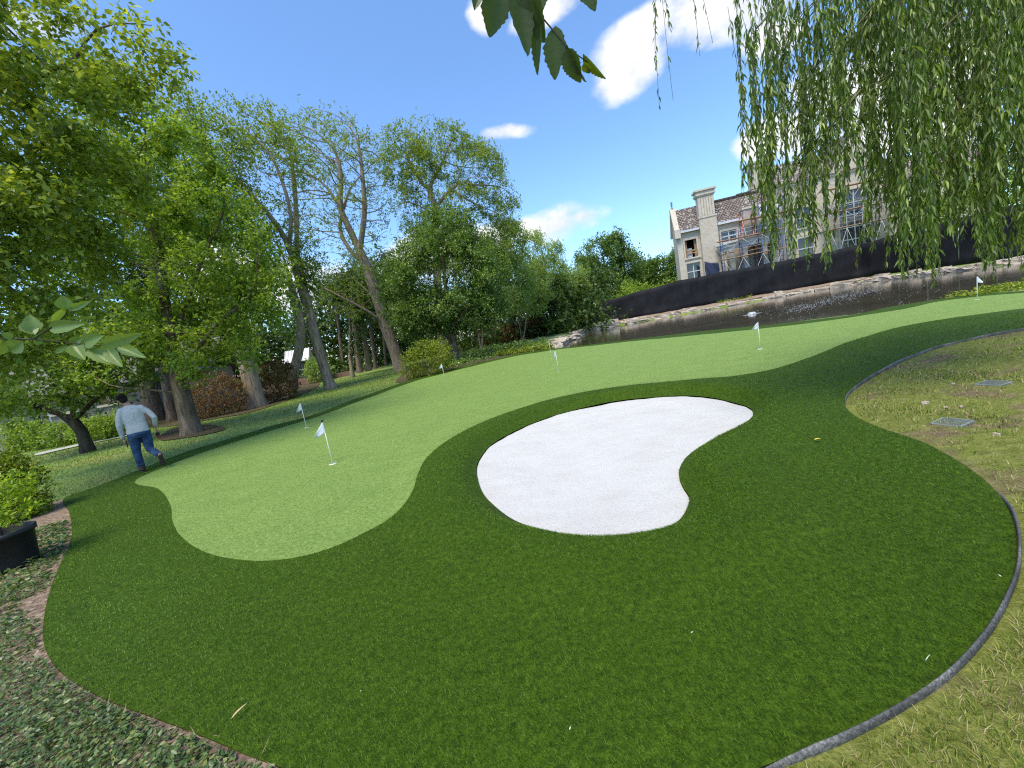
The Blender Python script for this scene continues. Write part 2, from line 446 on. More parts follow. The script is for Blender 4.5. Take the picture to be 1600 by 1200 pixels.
GR = resample(GREEN, 0.10); BK = resample(BUNKER, 0.05)
OU = resample(OUTER, 0.10)
gx, gy = np.meshgrid(np.arange(-3, 8, 0.11), np.arange(1.5, 8.5, 0.11)); gx = np.stack([gx.ravel(), gy.ravel()], 1)
d = sdist(gx, BUNKER); gx = gx[(d > 0.06) & (d < 1.3)]; gx = gx[(sdist(gx, GREEN) > 0.06)]; gx = gx[sdist(gx, OUTER) < -0.06]
fr = sheet('fringe_turf', OU, [GR, BK], 0.22, turf_h, M_FRINGE, extra=gx)
tag(fr, 'long dark green artificial turf fringe around the bunker and green', 'turf', kind='structure')
tag(sheet('putting_green', GR, [], 0.25, lambda P: turf_h(P) + 0.0, M_GREEN), 'pale green short pile putting surface with the pin flags', 'putting green', kind='structure')
BKS = resample(BUNKER + 0.0, 0.06)
c0 = BUNKER.mean(0)
def sand_h(P):
    d = -sdist(P, BUNKER)
    return -0.15 - 0.03 * sst(0, 0.8, d) + 0.010 * soft_noise(P[:, 0] * 3.3, P[:, 1] * 3.3) + 0.003 * soft_noise(P[:, 0] * 11, P[:, 1] * 13) + 0.0012 * np.sin(P[:, 1] * 23 + 2 * np.sin(P[:, 0] * 3))
tag(sheet('bunker_sand', resample(BUNKER, 0.06), [], 0.05, sand_h, sand_mat()), 'bright white sand filling the kidney shaped bunker', 'sand', kind='structure')

# ------------------------------------------------------------------ blades
class SDF:
    """signed distance to an outline, tabulated once for the many grass blades"""
    def __init__(s, poly, x0, x1, y0, y1, st=0.08):
        s.x0, s.y0, s.st = x0, y0, st
        xs = np.arange(x0, x1, st); ys = np.arange(y0, y1, st); s.nx, s.ny = len(xs), len(ys)
        gx, gy = np.meshgrid(xs, ys)
        s.g = sdist(np.stack([gx.ravel(), gy.ravel()], 1), poly).reshape(s.ny, s.nx)
    def __call__(s, P):
        u = np.clip((P[:, 0] - s.x0) / s.st, 0, s.nx - 1.001); v = np.clip((P[:, 1] - s.y0) / s.st, 0, s.ny - 1.001)
        i, j = u.astype(int), v.astype(int); a, b = u - i, v - j; g = s.g
        return (g[j, i] * (1 - a) + g[j, i + 1] * a) * (1 - b) + (g[j + 1, i] * (1 - a) + g[j + 1, i + 1] * a) * b
S_OU = SDF(resample(OUTER, 0.15), -22, 22, -1, 40, 0.1); S_GR = SDF(resample(GREEN, 0.15), -16, 20, 1.5, 24); S_BK = SDF(BK, -3, 9, 0, 10, 0.05)
def turf_hq(P):
    d = S_BK(P)
    return 0.012 * soft_noise(P[:, 0], P[:, 1]) + 0.055 * sst(0.0, 0.45, d) * (1 - sst(0.45, 1.1, d)) - 0.13 * (1 - sst(-0.02, 0.26, d))

def blades(name, P, base_z, h, w, lean, mat, bend=0.4, seg=1, label=None, cat=None, wind=(0.0, 0.0)):
    n = len(P)
    az = RNG.uniform(0, 2 * np.pi, n); laz = RNG.uniform(0, 2 * np.pi, n)
    L = lean * RNG.uniform(0.2, 1.0, n) * h
    lx = np.cos(laz) * L + wind[0] * h; ly = np.sin(laz) * L + wind[1] * h
    sx = np.cos(az) * w / 2; sy = np.sin(az) * w / 2
    B = np.c_[P, base_z]
    up = np.sqrt(np.maximum(h * h - lx * lx - ly * ly, (0.3 * h) ** 2))
    if seg == 1:
        V = np.stack([B + np.c_[-sx, -sy, 0 * h], B + np.c_[sx, sy, 0 * h], B + np.c_[lx, ly, up]], 1).reshape(-1, 3)
        T = np.arange(3 * n).reshape(-1, 3)
    else:
        m = 0.5
        mx, my, mz = lx * m * 0.5, ly * m * 0.5, up * 0.62
        V = np.stack([B + np.c_[-sx, -sy, 0 * h], B + np.c_[sx, sy, 0 * h], B + np.c_[mx - sx * .8, my - sy * .8, mz], B + np.c_[mx + sx * .8, my + sy * .8, mz], B + np.c_[lx, ly, up]], 1).reshape(-1, 3)
        b = (np.arange(n) * 5)[:, None]
        T = np.concatenate([b + np.array([[0, 1, 3]]), b + np.array([[0, 3, 2]]), b + np.array([[2, 3, 4]])], 0)
    o = mk(name, V, T, mat)
    return tag(o, label, cat, kind='stuff')

def polar_sample(n, r0, rc, r1, a0, a1):
    """radial density flat up to rc, then falling with the square of the distance"""
    A = (rc ** 2 - r0 ** 2) / 2; Bq = rc ** 2 * math.log(r1 / rc)
    u = RNG.uniform(0, A + Bq, n)
    r = np.where(u < A, np.sqrt(r0 ** 2 + 2 * u), rc * np.exp(np.clip(u - A, 0, None) / rc ** 2))
    a = RNG.uniform(a0, a1, n)
    return np.stack([r * np.sin(a), r * np.cos(a)], 1), r

def blade_mat(name, stops, trans=0.25, rough=0.55, spec=0.3, scale=0.6, amp=0.5):
    t = NT(name)
    col = t.ramp(t.rnd(), stops)
    b = t.noise(scale, 3, 0.55, t.pos())
    f = t.math('ADD', t.math('MULTIPLY', t.math('SUBTRACT', b, 0.5), 2.0), 0.5, True)
    col = t.mix(f, t.mix(1.0, col, (1 - amp * .5,) * 3, 'MULTIPLY'), t.mix(1.0, col, (1 + amp * .4,) * 3, 'MULTIPLY'))
    d = t.bsdf(col, rough, spec=spec)
    tr = t.n.new('ShaderNodeBsdfTranslucent'); t.ln(col, tr.inputs['Color'])
    ms = t.n.new('ShaderNodeMixShader'); ms.inputs[0].default_value = trans
    t.ln(d, ms.inputs[1]); t.ln(tr.outputs[0], ms.inputs[2])
    return t.done(ms.outputs[0])

P_, r_ = polar_sample(640000, 0.9, 2.4, 14, -1.12, 1.12)
k = (S_OU(P_) < -0.01); P_, r_ = P_[k], r_[k]
k = (S_GR(P_) > 0.0) & (S_BK(P_) > 0.0); P_, r_ = P_[k], r_[k]
hh = RNG.uniform(0.014, 0.027, len(P_)); ww = 0.0028 * np.maximum(1, r_ / 2.4)
M_BL = blade_mat('fringe_blades', [(0.0, (0.016, 0.044, 0.002)), (0.4, (0.068, 0.152, 0.005)), (0.8, (0.126, 0.234, 0.015)), (1.0, (0.21, 0.30, 0.05))], amp=0.28, spec=0.22, rough=0.45)
blades('fringe_grass', P_, turf_hq(P_) - 0.004, hh, ww, 0.62, M_BL, seg=1, label='dense dark green turf blades standing around the bunker', cat='grass', wind=(-0.55, 0.22))

P_, r_ = polar_sample(260000, 2.8, 4.2, 24, -0.95, 1.0)
k = S_GR(P_) < -0.01; P_, r_ = P_[k], r_[k]
hh = RNG.uniform(0.008, 0.017, len(P_)); ww = 0.0038 * np.maximum(1, r_ / 3.8)
M_BG = blade_mat('green_blades', [(0.0, (0.05, 0.11, 0.014)), (0.4, (0.16, 0.25, 0.05)), (0.8, (0.28, 0.375, 0.115)), (1.0, (0.46, 0.52, 0.26))], amp=0.5, scale=2.2, spec=0.2)
blades('green_grass', P_, turf_hq(P_) - 0.002, hh, ww, 0.8, M_BG, label='short pale blades of the putting surface', cat='grass', wind=(0.4, 0.3))

def fbm2(P, s, seed=0):
    x, y = P[:, 0] * s + seed, P[:, 1] * s - seed
    v = 0; a = 0.5
    for i in range(4):
        v = v + a * np.sin(x * 1.0 + 1.3 * np.sin(y * 0.8 + i)) * np.sin(y * 1.1 + 1.7 * np.sin(x * 0.7 - i)); x, y = x * 2.03 + 1.7, y * 1.97 + 0.6; a *= 0.55
    return v

P_, r_ = polar_sample(300000, 1.0, 2.6, 16, 0.25, 1.2)
k = inside(P_, RLAWN) & (dist_to(P_, right_edge, False) > 0.05); P_, r_ = P_[k], r_[k]
dens = fbm2(P_, 1.3, 3.0); near = sst(4.5, 2.0, np.hypot(P_[:, 0], P_[:, 1]))
k = RNG.uniform(-0.45, 0.45, len(P_)) < dens + 0.12 + 0.9 * near; P_, r_ = P_[k], r_[k]
hh = RNG.uniform(0.025, 0.075, len(P_)); ww = 0.0036 * np.maximum(1, r_ / 3.0)
M_RB = blade_mat('rough_blades', [(0.0, (0.075, 0.115, 0.012)), (0.40, (0.17, 0.24, 0.028)), (0.68, (0.29, 0.33, 0.055)), (0.80, (0.40, 0.33, 0.14)), (1.0, (0.50, 0.41, 0.22))], amp=0.6)
blades('rough_grass', P_, land_h_out(P_) + 0.0, hh, ww, 1.25, M_RB, seg=2, label='straggly yellow green blades growing on the patchy lawn', cat='grass', wind=(-0.25, 0.1))

P_, r_ = polar_sample(120000, 7.0, 11.0, 40, -1.1, 0.1)
k = (S_OU(P_) > 0.03) & ~inside(P_, BEDP) & (sdist(P_, POND) > 0.5); P_, r_ = P_[k], r_[k]
hh = RNG.uniform(0.03, 0.06, len(P_)) * np.clip(r_ / 14, 1, 2); ww = 0.009 * np.maximum(1, r_ / 10)
M_LB = blade_mat('lawn_blades', [(0.0, (0.08, 0.14, 0.010)), (0.5, (0.165, 0.24, 0.020)), (0.9, (0.26, 0.32, 0.036)), (1.0, (0.36, 0.34, 0.08))], amp=0.7, scale=0.35)
blades('lawn_grass', P_, land_h(P_), hh, ww, 0.9, M_LB, label='mown grass blades of the lawn behind the putting green', cat='grass')
# ------------------------------------------------------------------ trees
def blob(px, py, Y, rx, rz, ky=0.9):
    c = at(px, py, Y); k = Y / F
    return (c, np.array([rx * k, max(rx, rz) * k * ky, rz * k]))

def sample_blobs(blobs, n, rng, shell=0.0):
    vol = np.array([b[1].prod() for b in blobs]); pick = rng.choice(len(blobs), n, p=vol / vol.sum())
    d = rng.normal(size=(n, 3)); d /= np.linalg.norm(d, axis=1)[:, None]
    r = rng.uniform(shell ** 3, 1, n) ** (1 / 3)
    C_ = np.array([b[0] for b in blobs])[pick]; R_ = np.array([b[1] for b in blobs])[pick]
    return C_ + d * r[:, None] * R_

def grow(limbs, blobs, natt, step, rng, up=0.12, jitter=0.15, iters=160, shell=0.15):
    N = [np.array(limbs[0][0], float)]; par = [-1]
    for li, L in enumerate(limbs):
        L = np.asarray(L, float); n0 = max(2, int(sum(np.linalg.norm(np.diff(L, axis=0), axis=1)) / step))
        S = spline(L, False, 6); S = resample(S, step, False) if len(S) > 2 else L
        if li == 0: cur = 0
        else: cur = int(np.argmin(np.linalg.norm(np.array(N) - S[0], axis=1)))
        for p in S[1:]:
            N.append(p); par.append(cur); cur = len(N) - 1
    A = sample_blobs(blobs, natt, rng, shell)
    N = list(N); Na = np.array(N)
    D = np.full(len(A), 1e9); I = np.zeros(len(A), int)
    def upd(i0):
        for i in range(i0, len(N)):
            d = np.linalg.norm(A - N[i], axis=1); m = d < D; D[m] = d[m]; I[m] = i
    upd(0)
    for it in range(iters):
        alive = D > step * 1.3
        if it: A = A[alive]; D = D[alive]; I = I[alive]
        if len(A) < 3: break
        v = A - np.array(N)[I]; v /= np.linalg.norm(v, axis=1)[:, None] + 1e-9
        u, inv = np.unique(I, return_inverse=True)
        S = np.zeros((len(u), 3)); np.add.at(S, inv, v)
        S /= np.linalg.norm(S, axis=1)[:, None] + 1e-9
        S += rng.normal(size=S.shape) * jitter; S[:, 2] += up
        S /= np.linalg.norm(S, axis=1)[:, None] + 1e-9
        i0 = len(N); Na = np.array(N); added = 0
        for k, i in enumerate(u):
            q = N[i] + S[k] * step
            if np.min(np.linalg.norm(Na - q, axis=1)) < step * 0.35:
                q = N[i] + (S[k] + rng.normal(size=3) * 0.7) * step * 0.8
                if np.min(np.linalg.norm(Na - q, axis=1)) < step * 0.35: continue
            N.append(q); par.append(int(i)); added += 1
        if not added or len(N) > 5200: break
        upd(i0)
    return np.array(N), np.array(par)

def skeleton_mesh(N, par, r_base, r_tip, flare=1.45, minr=0.0, z0=None):
    n = len(N); cnt = np.zeros(n); kids = [[] for _ in range(n)]
    for i in range(1, n): kids[par[i]].append(i)
    for i in range(n - 1, -1, -1):
        if not kids[i]: cnt[i] = 1
        if par[i] >= 0: cnt[par[i]] += cnt[i]
    e = math.log(r_base / r_tip) / math.log(max(cnt[0], 3))
    rad = r_tip * cnt ** e
    # smooth along chains
    P = N.copy()
    for _ in range(2):
        Q = P.copy()
        for i in range(1, n):
            if kids[i]:
                m = kids[i][int(np.argmax(cnt[kids[i]]))]
                Q[i] = 0.5 * P[i] + 0.25 * P[par[i]] + 0.25 * P[m]
        P = Q
    if flare > 1:
        zb = N[0][2]
        rad = rad * np.where(np.arange(n) < 400, 1 + (flare - 1) * np.exp(-(P[:, 2] - zb) / (1.6 * r_base)), 1)
    mb = MB()
    stack = [(0, -1)]
    while stack:
        s, pre = stack.pop()
        ch = [s]; c = s
        while kids[c]:
            ks = sorted(kids[c], key=lambda q: -cnt[q])
            for q in ks[1:]: stack.append((q, c))
            c = ks[0]; ch.append(c)
        pts = [P[i] for i in ch]; rr = [rad[i] for i in ch]
        if pre >= 0: pts = [P[pre]] + pts; rr = [min(rad[pre], rr[0] * 1.15)] + rr
        if len(pts) < 2 or max(rr) < minr: continue
        m = max(rr); ns = 10 if m > 0.1 else 6 if m > 0.035 else 4 if m > 0.012 else 3
        mb.tube(pts, rr, ns, cap=False)
    return mb, P, cnt, rad

def leaf_arrays(pos, dirn, nrm, L, W, fold=0.12, droop=0.12):
    d = dirn / (np.linalg.norm(dirn, axis=1)[:, None] + 1e-9)
    s = np.cross(d, nrm); s /= np.linalg.norm(s, axis=1)[:, None] + 1e-9
    nn = np.cross(s, d)
    L = L[:, None]; W = W[:, None]
    b = pos; tip = pos + d * L - nn * L * droop
    l = pos + d * L * 0.42 + s * W * 0.5 + nn * W * fold; r = pos + d * L * 0.42 - s * W * 0.5 + nn * W * fold
    V = np.stack([b, r, tip, l], 1).reshape(-1, 3)
    o = (np.arange(len(pos)) * 4)[:, None]
    T = np.concatenate([o + np.array([[0, 1, 2]]), o + np.array([[0, 2, 3]])], 0)
    return V, T

def leaf_cloud(src, wts, out, n, L, sigma, rng, ratio=0.55, up=1.0, droop=0.3, outw=0.6, clump=6):
    """leaves in small sprays round twig points"""
    nc = max(1, n // clump)
    k = rng.choice(len(src), nc, p=wts / wts.sum())
    c = src[k] + rng.normal(size=(nc, 3)) * sigma
    od = out[k]
    cd = rng.normal(size=(nc, 3)) + od * outw; cd[:, 2] -= droop; cd /= np.linalg.norm(cd, axis=1)[:, None]
    c = np.repeat(c, clump, 0); cd = np.repeat(cd, clump, 0); m = len(c)
    t = rng.uniform(-1.2, 1.2, m)[:, None] * L
    pos = c + cd * t + rng.normal(size=(m, 3)) * L * 0.35
    dirn = cd + rng.normal(size=(m, 3)) * 0.7
    nrm = rng.normal(size=(m, 3)) * 0.55; nrm[:, 2] += up
    LL = L * rng.uniform(0.7, 1.3, m)
    return leaf_arrays(pos, dirn, nrm, LL, LL * ratio * rng.uniform(0.8, 1.2, m))

def tree(name, label, limbs, r_base, blobs, nleaf, L, leafm, barkm, seed, natt=420, step=0.4, r_tip=0.008, sigma=0.25, group=None, twig=3,
         up=0.12, droop=0.3, ratio=0.55, shell=0.25, jitter=0.15, flare=1.45, sink=0.05, lump=0.0, cat='tree'):
    rng = np.random.default_rng(seed)
    limbs = [np.asarray(l, float) for l in limbs]
    limbs[0][0][2] -= sink
    N, par = grow(limbs, blobs, natt, step, rng, up, jitter, shell=shell)
    root = empty(name, limbs[0][0] + np.array([0, 0, sink]), label, cat, group)
    mb, P, cnt, rad = skeleton_mesh(N, par, r_base, r_tip, flare)
    mb.build('trunk', barkm, root, True)
    tw = np.where(cnt <= twig)[0]
    tw = tw[tw > 4]
    C_ = np.mean([b[0] for b in blobs], 0)
    o = P[tw] - C_; o /= np.linalg.norm(o, axis=1)[:, None] + 1e-9
    w = np.ones(len(tw))
    if lump > 0:   # uneven crown: some sprays full, some nearly bare
        q = fbm2(np.c_[P[tw][:, 0] + 0.7 * P[tw][:, 2], P[tw][:, 1] - P[tw][:, 2]], 1.2 / max(step, .2) * 0.35, seed)
        w = np.clip(0.5 + lump * q * 2, 0.03, 2)
    V, T = leaf_cloud(P[tw], w, o, nleaf, L, sigma, rng, ratio, droop=droop)
    mk('crown', V, T, leafm, root)
    return root

def g0(px, py, Y=None):
    """ground point below a pixel: flat near ground, or at a given distance"""
    if Y is None: return ground_at(px, py, 0.0)
    p = at(px, py, Y); p = np.array(p); p[2] = float(land_h(p[None, :2])[0]); return p

def path(lst, Y, ground=True):
    """trunk line through image points at about distance Y; an optional third value shifts the distance"""
    out = []
    for i, q in enumerate(lst):
        y = Y + (q[2] if len(q) > 2 else 0)
        p = at(q[0], q[1], y)
        if i == 0 and ground: p = np.array([p[0], p[1], float(land_h(np.array([[p[0], p[1]]]))[0])])
        out.append(np.array(p))
    return out

BARK_GREY = bark_mat('bark_grey', (0.05, 0.038, 0.028), (0.165, 0.125, 0.095), (0.32, 0.255, 0.20))
BARK_PALE = bark_mat('bark_pale', (0.11, 0.08, 0.06), (0.32, 0.245, 0.185), (0.50, 0.41, 0.33))
BARK_DARK = bark_mat('bark_dark', (0.02, 0.017, 0.014), (0.06, 0.05, 0.04), (0.12, 0.10, 0.08))
BARK_BIRCH = bark_mat('bark_birch', (0.12, 0.075, 0.055), (0.33, 0.23, 0.175), (0.52, 0.41, 0.34), 14)

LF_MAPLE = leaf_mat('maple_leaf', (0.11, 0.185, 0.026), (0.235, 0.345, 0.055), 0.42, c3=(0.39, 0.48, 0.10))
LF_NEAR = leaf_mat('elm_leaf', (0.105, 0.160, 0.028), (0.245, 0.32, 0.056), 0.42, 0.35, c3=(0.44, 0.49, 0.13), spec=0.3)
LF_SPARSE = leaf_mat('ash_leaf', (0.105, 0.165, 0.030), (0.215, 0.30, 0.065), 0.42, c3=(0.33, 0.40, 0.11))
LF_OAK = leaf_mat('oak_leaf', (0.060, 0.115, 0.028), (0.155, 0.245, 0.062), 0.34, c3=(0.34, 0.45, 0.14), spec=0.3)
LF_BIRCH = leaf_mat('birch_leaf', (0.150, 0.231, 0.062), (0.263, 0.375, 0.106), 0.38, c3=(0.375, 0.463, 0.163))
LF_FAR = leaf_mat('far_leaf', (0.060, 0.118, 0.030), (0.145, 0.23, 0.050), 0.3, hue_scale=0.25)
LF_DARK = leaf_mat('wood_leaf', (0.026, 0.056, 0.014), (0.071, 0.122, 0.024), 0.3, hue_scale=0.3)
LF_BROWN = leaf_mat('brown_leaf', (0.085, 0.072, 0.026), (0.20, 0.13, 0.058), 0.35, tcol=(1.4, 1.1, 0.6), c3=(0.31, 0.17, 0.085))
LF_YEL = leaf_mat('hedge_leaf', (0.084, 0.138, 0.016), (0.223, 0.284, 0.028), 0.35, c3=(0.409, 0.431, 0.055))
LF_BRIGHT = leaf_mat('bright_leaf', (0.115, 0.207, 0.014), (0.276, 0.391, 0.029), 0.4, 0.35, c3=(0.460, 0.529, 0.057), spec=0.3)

# near left tree: its trunk stands out of view on the left, the crown fills the left edge
b = [blob(20, 60, 8.75, 150, 70), blob(150, 55, 9.40, 100, 55), blob(235, 105, 10.04, 60, 32), blob(40, 180, 8.42, 140, 90), blob(120, 260, 9.07, 95, 75), blob(20, 330, 8.10, 120, 110),
     blob(110, 400, 9.07, 75, 70), blob(20, 480, 8.10, 75, 75), blob(25, 590, 8.75, 60, 30), blob(-90, 300, 8.10, 120, 260), blob(272, 132, 10.21, 34, 18), blob(12, 652, 9.07, 44, 22), blob(225, 40, 9.72, 30, 40)]
tree('shade_tree', 'large leaning shade tree whose olive green leaves fill the left edge', [[(-17.0, 7.4, 0.0), (-16.6, 7.5, 2.0), (-15.7, 7.7, 4.0), (-14.0, 8.0, 6.2), (-12.4, 8.4, 8.0)],
     [(-15.7, 7.7, 4.0), (-13.3, 8.2, 4.4), (-11.2, 8.7, 4.9)], [(-14.0, 8.0, 6.2), (-11.4, 9.0, 8.2), (-9.2, 9.7, 9.0)]], 0.36, b, 52000, 0.118, LF_NEAR, BARK_GREY, 3, natt=900, step=0.45, sigma=0.20, r_tip=0.006, lump=0.25, twig=3, ratio=0.6)

# bright green maple behind the walking man
Y = 14.04
b = [blob(255, 285, Y, 100, 95), blob(330, 385, Y, 100, 95), blob(395, 480, Y - .4, 68, 72), blob(270, 510, Y - .6, 110, 75), blob(175, 400, Y, 90, 130), blob(330, 575, Y - .8, 80, 35), blob(160, 550, Y, 80, 60), blob(225, 215, Y + .3, 55, 60)]
tree('maple_tree', 'bright green maple with a mulch ring at its stout trunk behind the man', [path([(300, 677), (291, 640), (282, 605), (272, 560), (262, 500), (252, 430), (240, 330)], Y),
     path([(282, 605), (300, 560, -.4), (345, 500, -.8), (390, 470, -1)], Y, False), path([(276, 590), (230, 545, .5), (180, 500, .6)], Y, False), path([(268, 540), (300, 450, .4), (325, 380, .3)], Y, False),
     path([(283, 607), (245, 610, -.5), (200, 606, -.8), (165, 607, -.9)], Y, False)], 0.27, b, 52000, 0.11, LF_MAPLE, BARK_GREY, 5, natt=620, step=0.36, sigma=0.20, lump=0.38, ratio=0.75)

# small dark tree at the far left
Y = 14.4
b = [blob(70, 610, Y, 100, 42), blob(170, 590, Y, 70, 42), blob(20, 560, Y, 70, 60), blob(120, 545, Y + .5, 90, 45)]
tree('small_tree', 'low spreading dark tree in front of the stone house on the left', [path([(137, 705), (129, 672), (121, 652), (112, 630), (100, 600)], Y), path([(121, 652), (70, 640, -.3), (20, 625, -.4)], Y, False), path([(122, 655), (150, 620), (185, 600)], Y, False)],
     0.17, b, 12000, 0.13, LF_FAR, BARK_DARK, 6, natt=300, step=0.36, sigma=0.2, lump=0.3, ratio=0.65)

# tall trees behind the maple
Y = 22.0
b = [blob(225, 190, Y, 95, 85), blob(150, 140, Y, 70, 70), blob(320, 240, Y, 65, 65), blob(370, 300, Y, 45, 60), blob(260, 330, Y, 80, 90)]
tree('tall_tree', 'tall loose crowned tree rising behind the maple on the left', [path([(275, 668), (262, 610), (250, 520), (240, 420), (235, 330), (228, 240)], Y), path([(240, 420), (290, 330), (330, 260)], Y, False)],
     0.26, b, 26000, 0.16, LF_SPARSE, BARK_GREY, 7, natt=520, step=0.55, sigma=0.35, lump=0.4)
Y = 21.0
b = [blob(150, 440, Y, 90, 80), blob(210, 500, Y, 60, 70), blob(90, 520, Y, 70, 50)]
tree('pale_trunk_tree', 'dark leaved tree whose thin pale trunk leans behind the man\'s head', [path([(203, 690), (183, 640), (168, 605), (158, 560), (150, 500)], Y)], 0.2, b, 8000, 0.2, LF_DARK, BARK_PALE, 8, natt=250, step=0.6, sigma=0.35, lump=0.3)
Y = 24.0
b = [blob(215, 470, Y, 70, 70), blob(260, 400, Y, 70, 60)]
tree('broad_trunk_tree', 'tree with a broad grey trunk just right of the man\'s shoulder', [path([(247, 665), (240, 640), (232, 610), (226, 560), (222, 500)], Y)], 0.42, b, 6000, 0.22, LF_DARK, BARK_GREY, 9, natt=220, step=0.65, sigma=0.4, lump=0.3)
Y = 21.4
b = [blob(372, 430, Y, 75, 60), blob(340, 350, Y, 60, 60), blob(410, 500, Y, 50, 40)]
tree('stout_trunk_tree', 'tree with a stout mottled trunk between the two brown shrubs', [path([(402, 637), (391, 590), (380, 545), (372, 490), (362, 420), (350, 360)], Y)], 0.42, b, 9000, 0.18, LF_MAPLE, BARK_PALE, 10, natt=260, step=0.5, sigma=0.3, lump=0.35)
Y = 24.5
b = [blob(455, 440, Y, 45, 50), blob(430, 390, Y, 50, 50)]
tree('crooked_tree', 'crooked grey trunk with a pale foot beside the garden pavilion', [path([(452, 615), (458, 590), (465, 555), (472, 525), (467, 490), (455, 450)], Y)], 0.27, b, 3500, 0.2, LF_SPARSE, BARK_PALE, 11, natt=160, step=0.55, sigma=0.35, lump=0.4)

# leaning tree
Y = 24.75
b = [blob(400, 225, Y, 62, 60), blob(365, 290, Y, 48, 60), blob(445, 250, Y, 45, 55), blob(430, 330, Y, 45, 60), blob(470, 400, Y, 35, 40), blob(380, 190, Y, 25, 30)]
tree('leaning_tree', 'tall tree with a brown trunk leaning left alone on the open lawn', [path([(517, 608), (503, 562), (489, 515), (482, 482), (474, 455), (466, 425), (450, 380), (428, 345), (405, 318), (380, 290)], Y),
     path([(466, 425), (464, 380, .6), (463, 330, .8), (458, 270, .8), (450, 220, .8)], Y, False), path([(482, 480), (462, 455, -.5), (445, 425, -.8)], Y, False), path([(450, 380), (455, 330, -.6), (425, 240, -.8)], Y, False)],
     0.30, b, 14000, 0.14, LF_SPARSE, BARK_PALE, 12, natt=1300, step=0.5, sigma=0.3, r_tip=0.014, lump=0.45, twig=2, droop=-0.3)

# big forked tree with bare limbs showing
Y = 31.9
b = [blob(462, 235, Y, 45, 50), blob(505, 245, Y, 50, 65), blob(555, 270, Y, 48, 82), blob(500, 335, Y, 55, 50), blob(585, 350, Y, 20, 70), blob(560, 420, Y, 45, 50), blob(535, 470, Y, 45, 35)]
tree('forked_tree', 'big forked tree with bare grey limbs fanning into a thin airy crown', [path([(627, 580), (614, 540), (602, 510), (594, 480), (584, 450), (572, 415), (562, 392), (548, 362), (530, 325), (512, 292)], Y),
     path([(602, 510), (588, 494, -.6), (560, 478, -1), (530, 462, -1.2), (500, 447, -1.4), (474, 432, -1.6)], Y, False),
     path([(572, 415), (550, 395, .7), (535, 372, .9), (530, 350, 1), (545, 300, 1)], Y, False), path([(562, 392), (568, 350, -.5), (570, 320, -.7), (566, 270, -.8), (560, 220, -.8)], Y, False),
     path([(594, 480), (575, 455, 1), (556, 438, 1.3), (545, 430, 1.4)], Y, False), path([(532, 325), (533, 280), (528, 240)], Y, False)],
     0.44, b, 17000, 0.14, LF_SPARSE, BARK_PALE, 13, natt=2600, step=0.5, sigma=0.3, r_tip=0.018, up=0.28, lump=0.5, twig=2, droop=-0.2, shell=0.4)

# drooping tree behind the evergreen
Y = 36.0
b = [blob(640, 222, Y, 42, 34), blob(690, 240, Y, 55, 42), blob(745, 265, Y, 48, 40), blob(785, 310, Y, 26, 45), blob(790, 370, Y, 20, 40), blob(620, 265, Y, 28, 40), blob(720, 320, Y, 50, 35), blob(640, 330, Y, 32, 45), blob(650, 285, Y, 40, 30)]
tree('drooping_tree', 'tall tree with a drooping domed crown behind the dense evergreen', [path([(692, 560), (686, 480), (682, 400), (680, 340), (683, 322)], Y), path([(683, 325), (665, 295, .5), (648, 270, .5), (632, 235, .5)], Y, False),
     path([(683, 325), (700, 300, -.5), (715, 285, -.6)], Y, False), path([(665, 295), (690, 260, .3), (700, 225, .3)], Y, False)],
     0.36, b, 42000, 0.155, LF_SPARSE, BARK_PALE, 14, natt=1400, step=0.55, sigma=0.3, r_tip=0.013, lump=0.45, droop=0.9)

# dense evergreen
Y = 28.49
b = [blob(692, 420, Y, 82, 78), blob(688, 370, Y, 52, 42), blob(640, 470, Y, 48, 70), blob(755, 445, Y, 48, 75), blob(700, 486, Y, 95, 34), blob(735, 390, Y, 42, 48)]
tree('evergreen_tree', 'dense dark rounded evergreen with a grey trunk standing in the hedge bed', [path([(714, 567), (708, 540), (702, 510), (698, 470), (694, 420), (690, 370)], Y), path([(702, 510), (660, 480), (640, 440)], Y, False), path([(702, 515), (740, 470), (760, 420)], Y, False)],
     0.3, b, 80000, 0.16, LF_OAK, BARK_GREY, 15, natt=650, step=0.5, sigma=0.33, lump=0.28, shell=0.35)

# birches along the bed
birch = [(39.7, [(752, 550), (747, 520), (743, 495)], [(757, 548), (754, 520), (753, 500)], [(785, 430, 42, 62), (800, 375, 26, 40), (765, 468, 38, 30), (800, 470, 30, 28)], 'birch with two pinkish stems nearest the evergreen'),
         (45.9, [(816, 536), (812, 512), (808, 490)], [(820, 535), (821, 510), (823, 485)], [(820, 445, 45, 55), (838, 400, 24, 40), (812, 474, 42, 24)], 'birch with three clustered pink stems behind the ground cover'),
         (50.5, [(866, 518), (864, 500), (862, 480)], [(861, 518), (858, 505), (853, 490)], [(862, 445, 36, 45), (868, 405, 18, 25), (850, 468, 32, 22)], 'birch with pale stems above the rounded shrub by the lawn'),
         (54.5, [(899, 513), (897, 500), (896, 485)], [(897, 513), (894, 500), (890, 490)], [(896, 462, 33, 38), (905, 435, 18, 25), (910, 476, 22, 15)], 'smallest birch at the corner of the pond beside the black fence')]
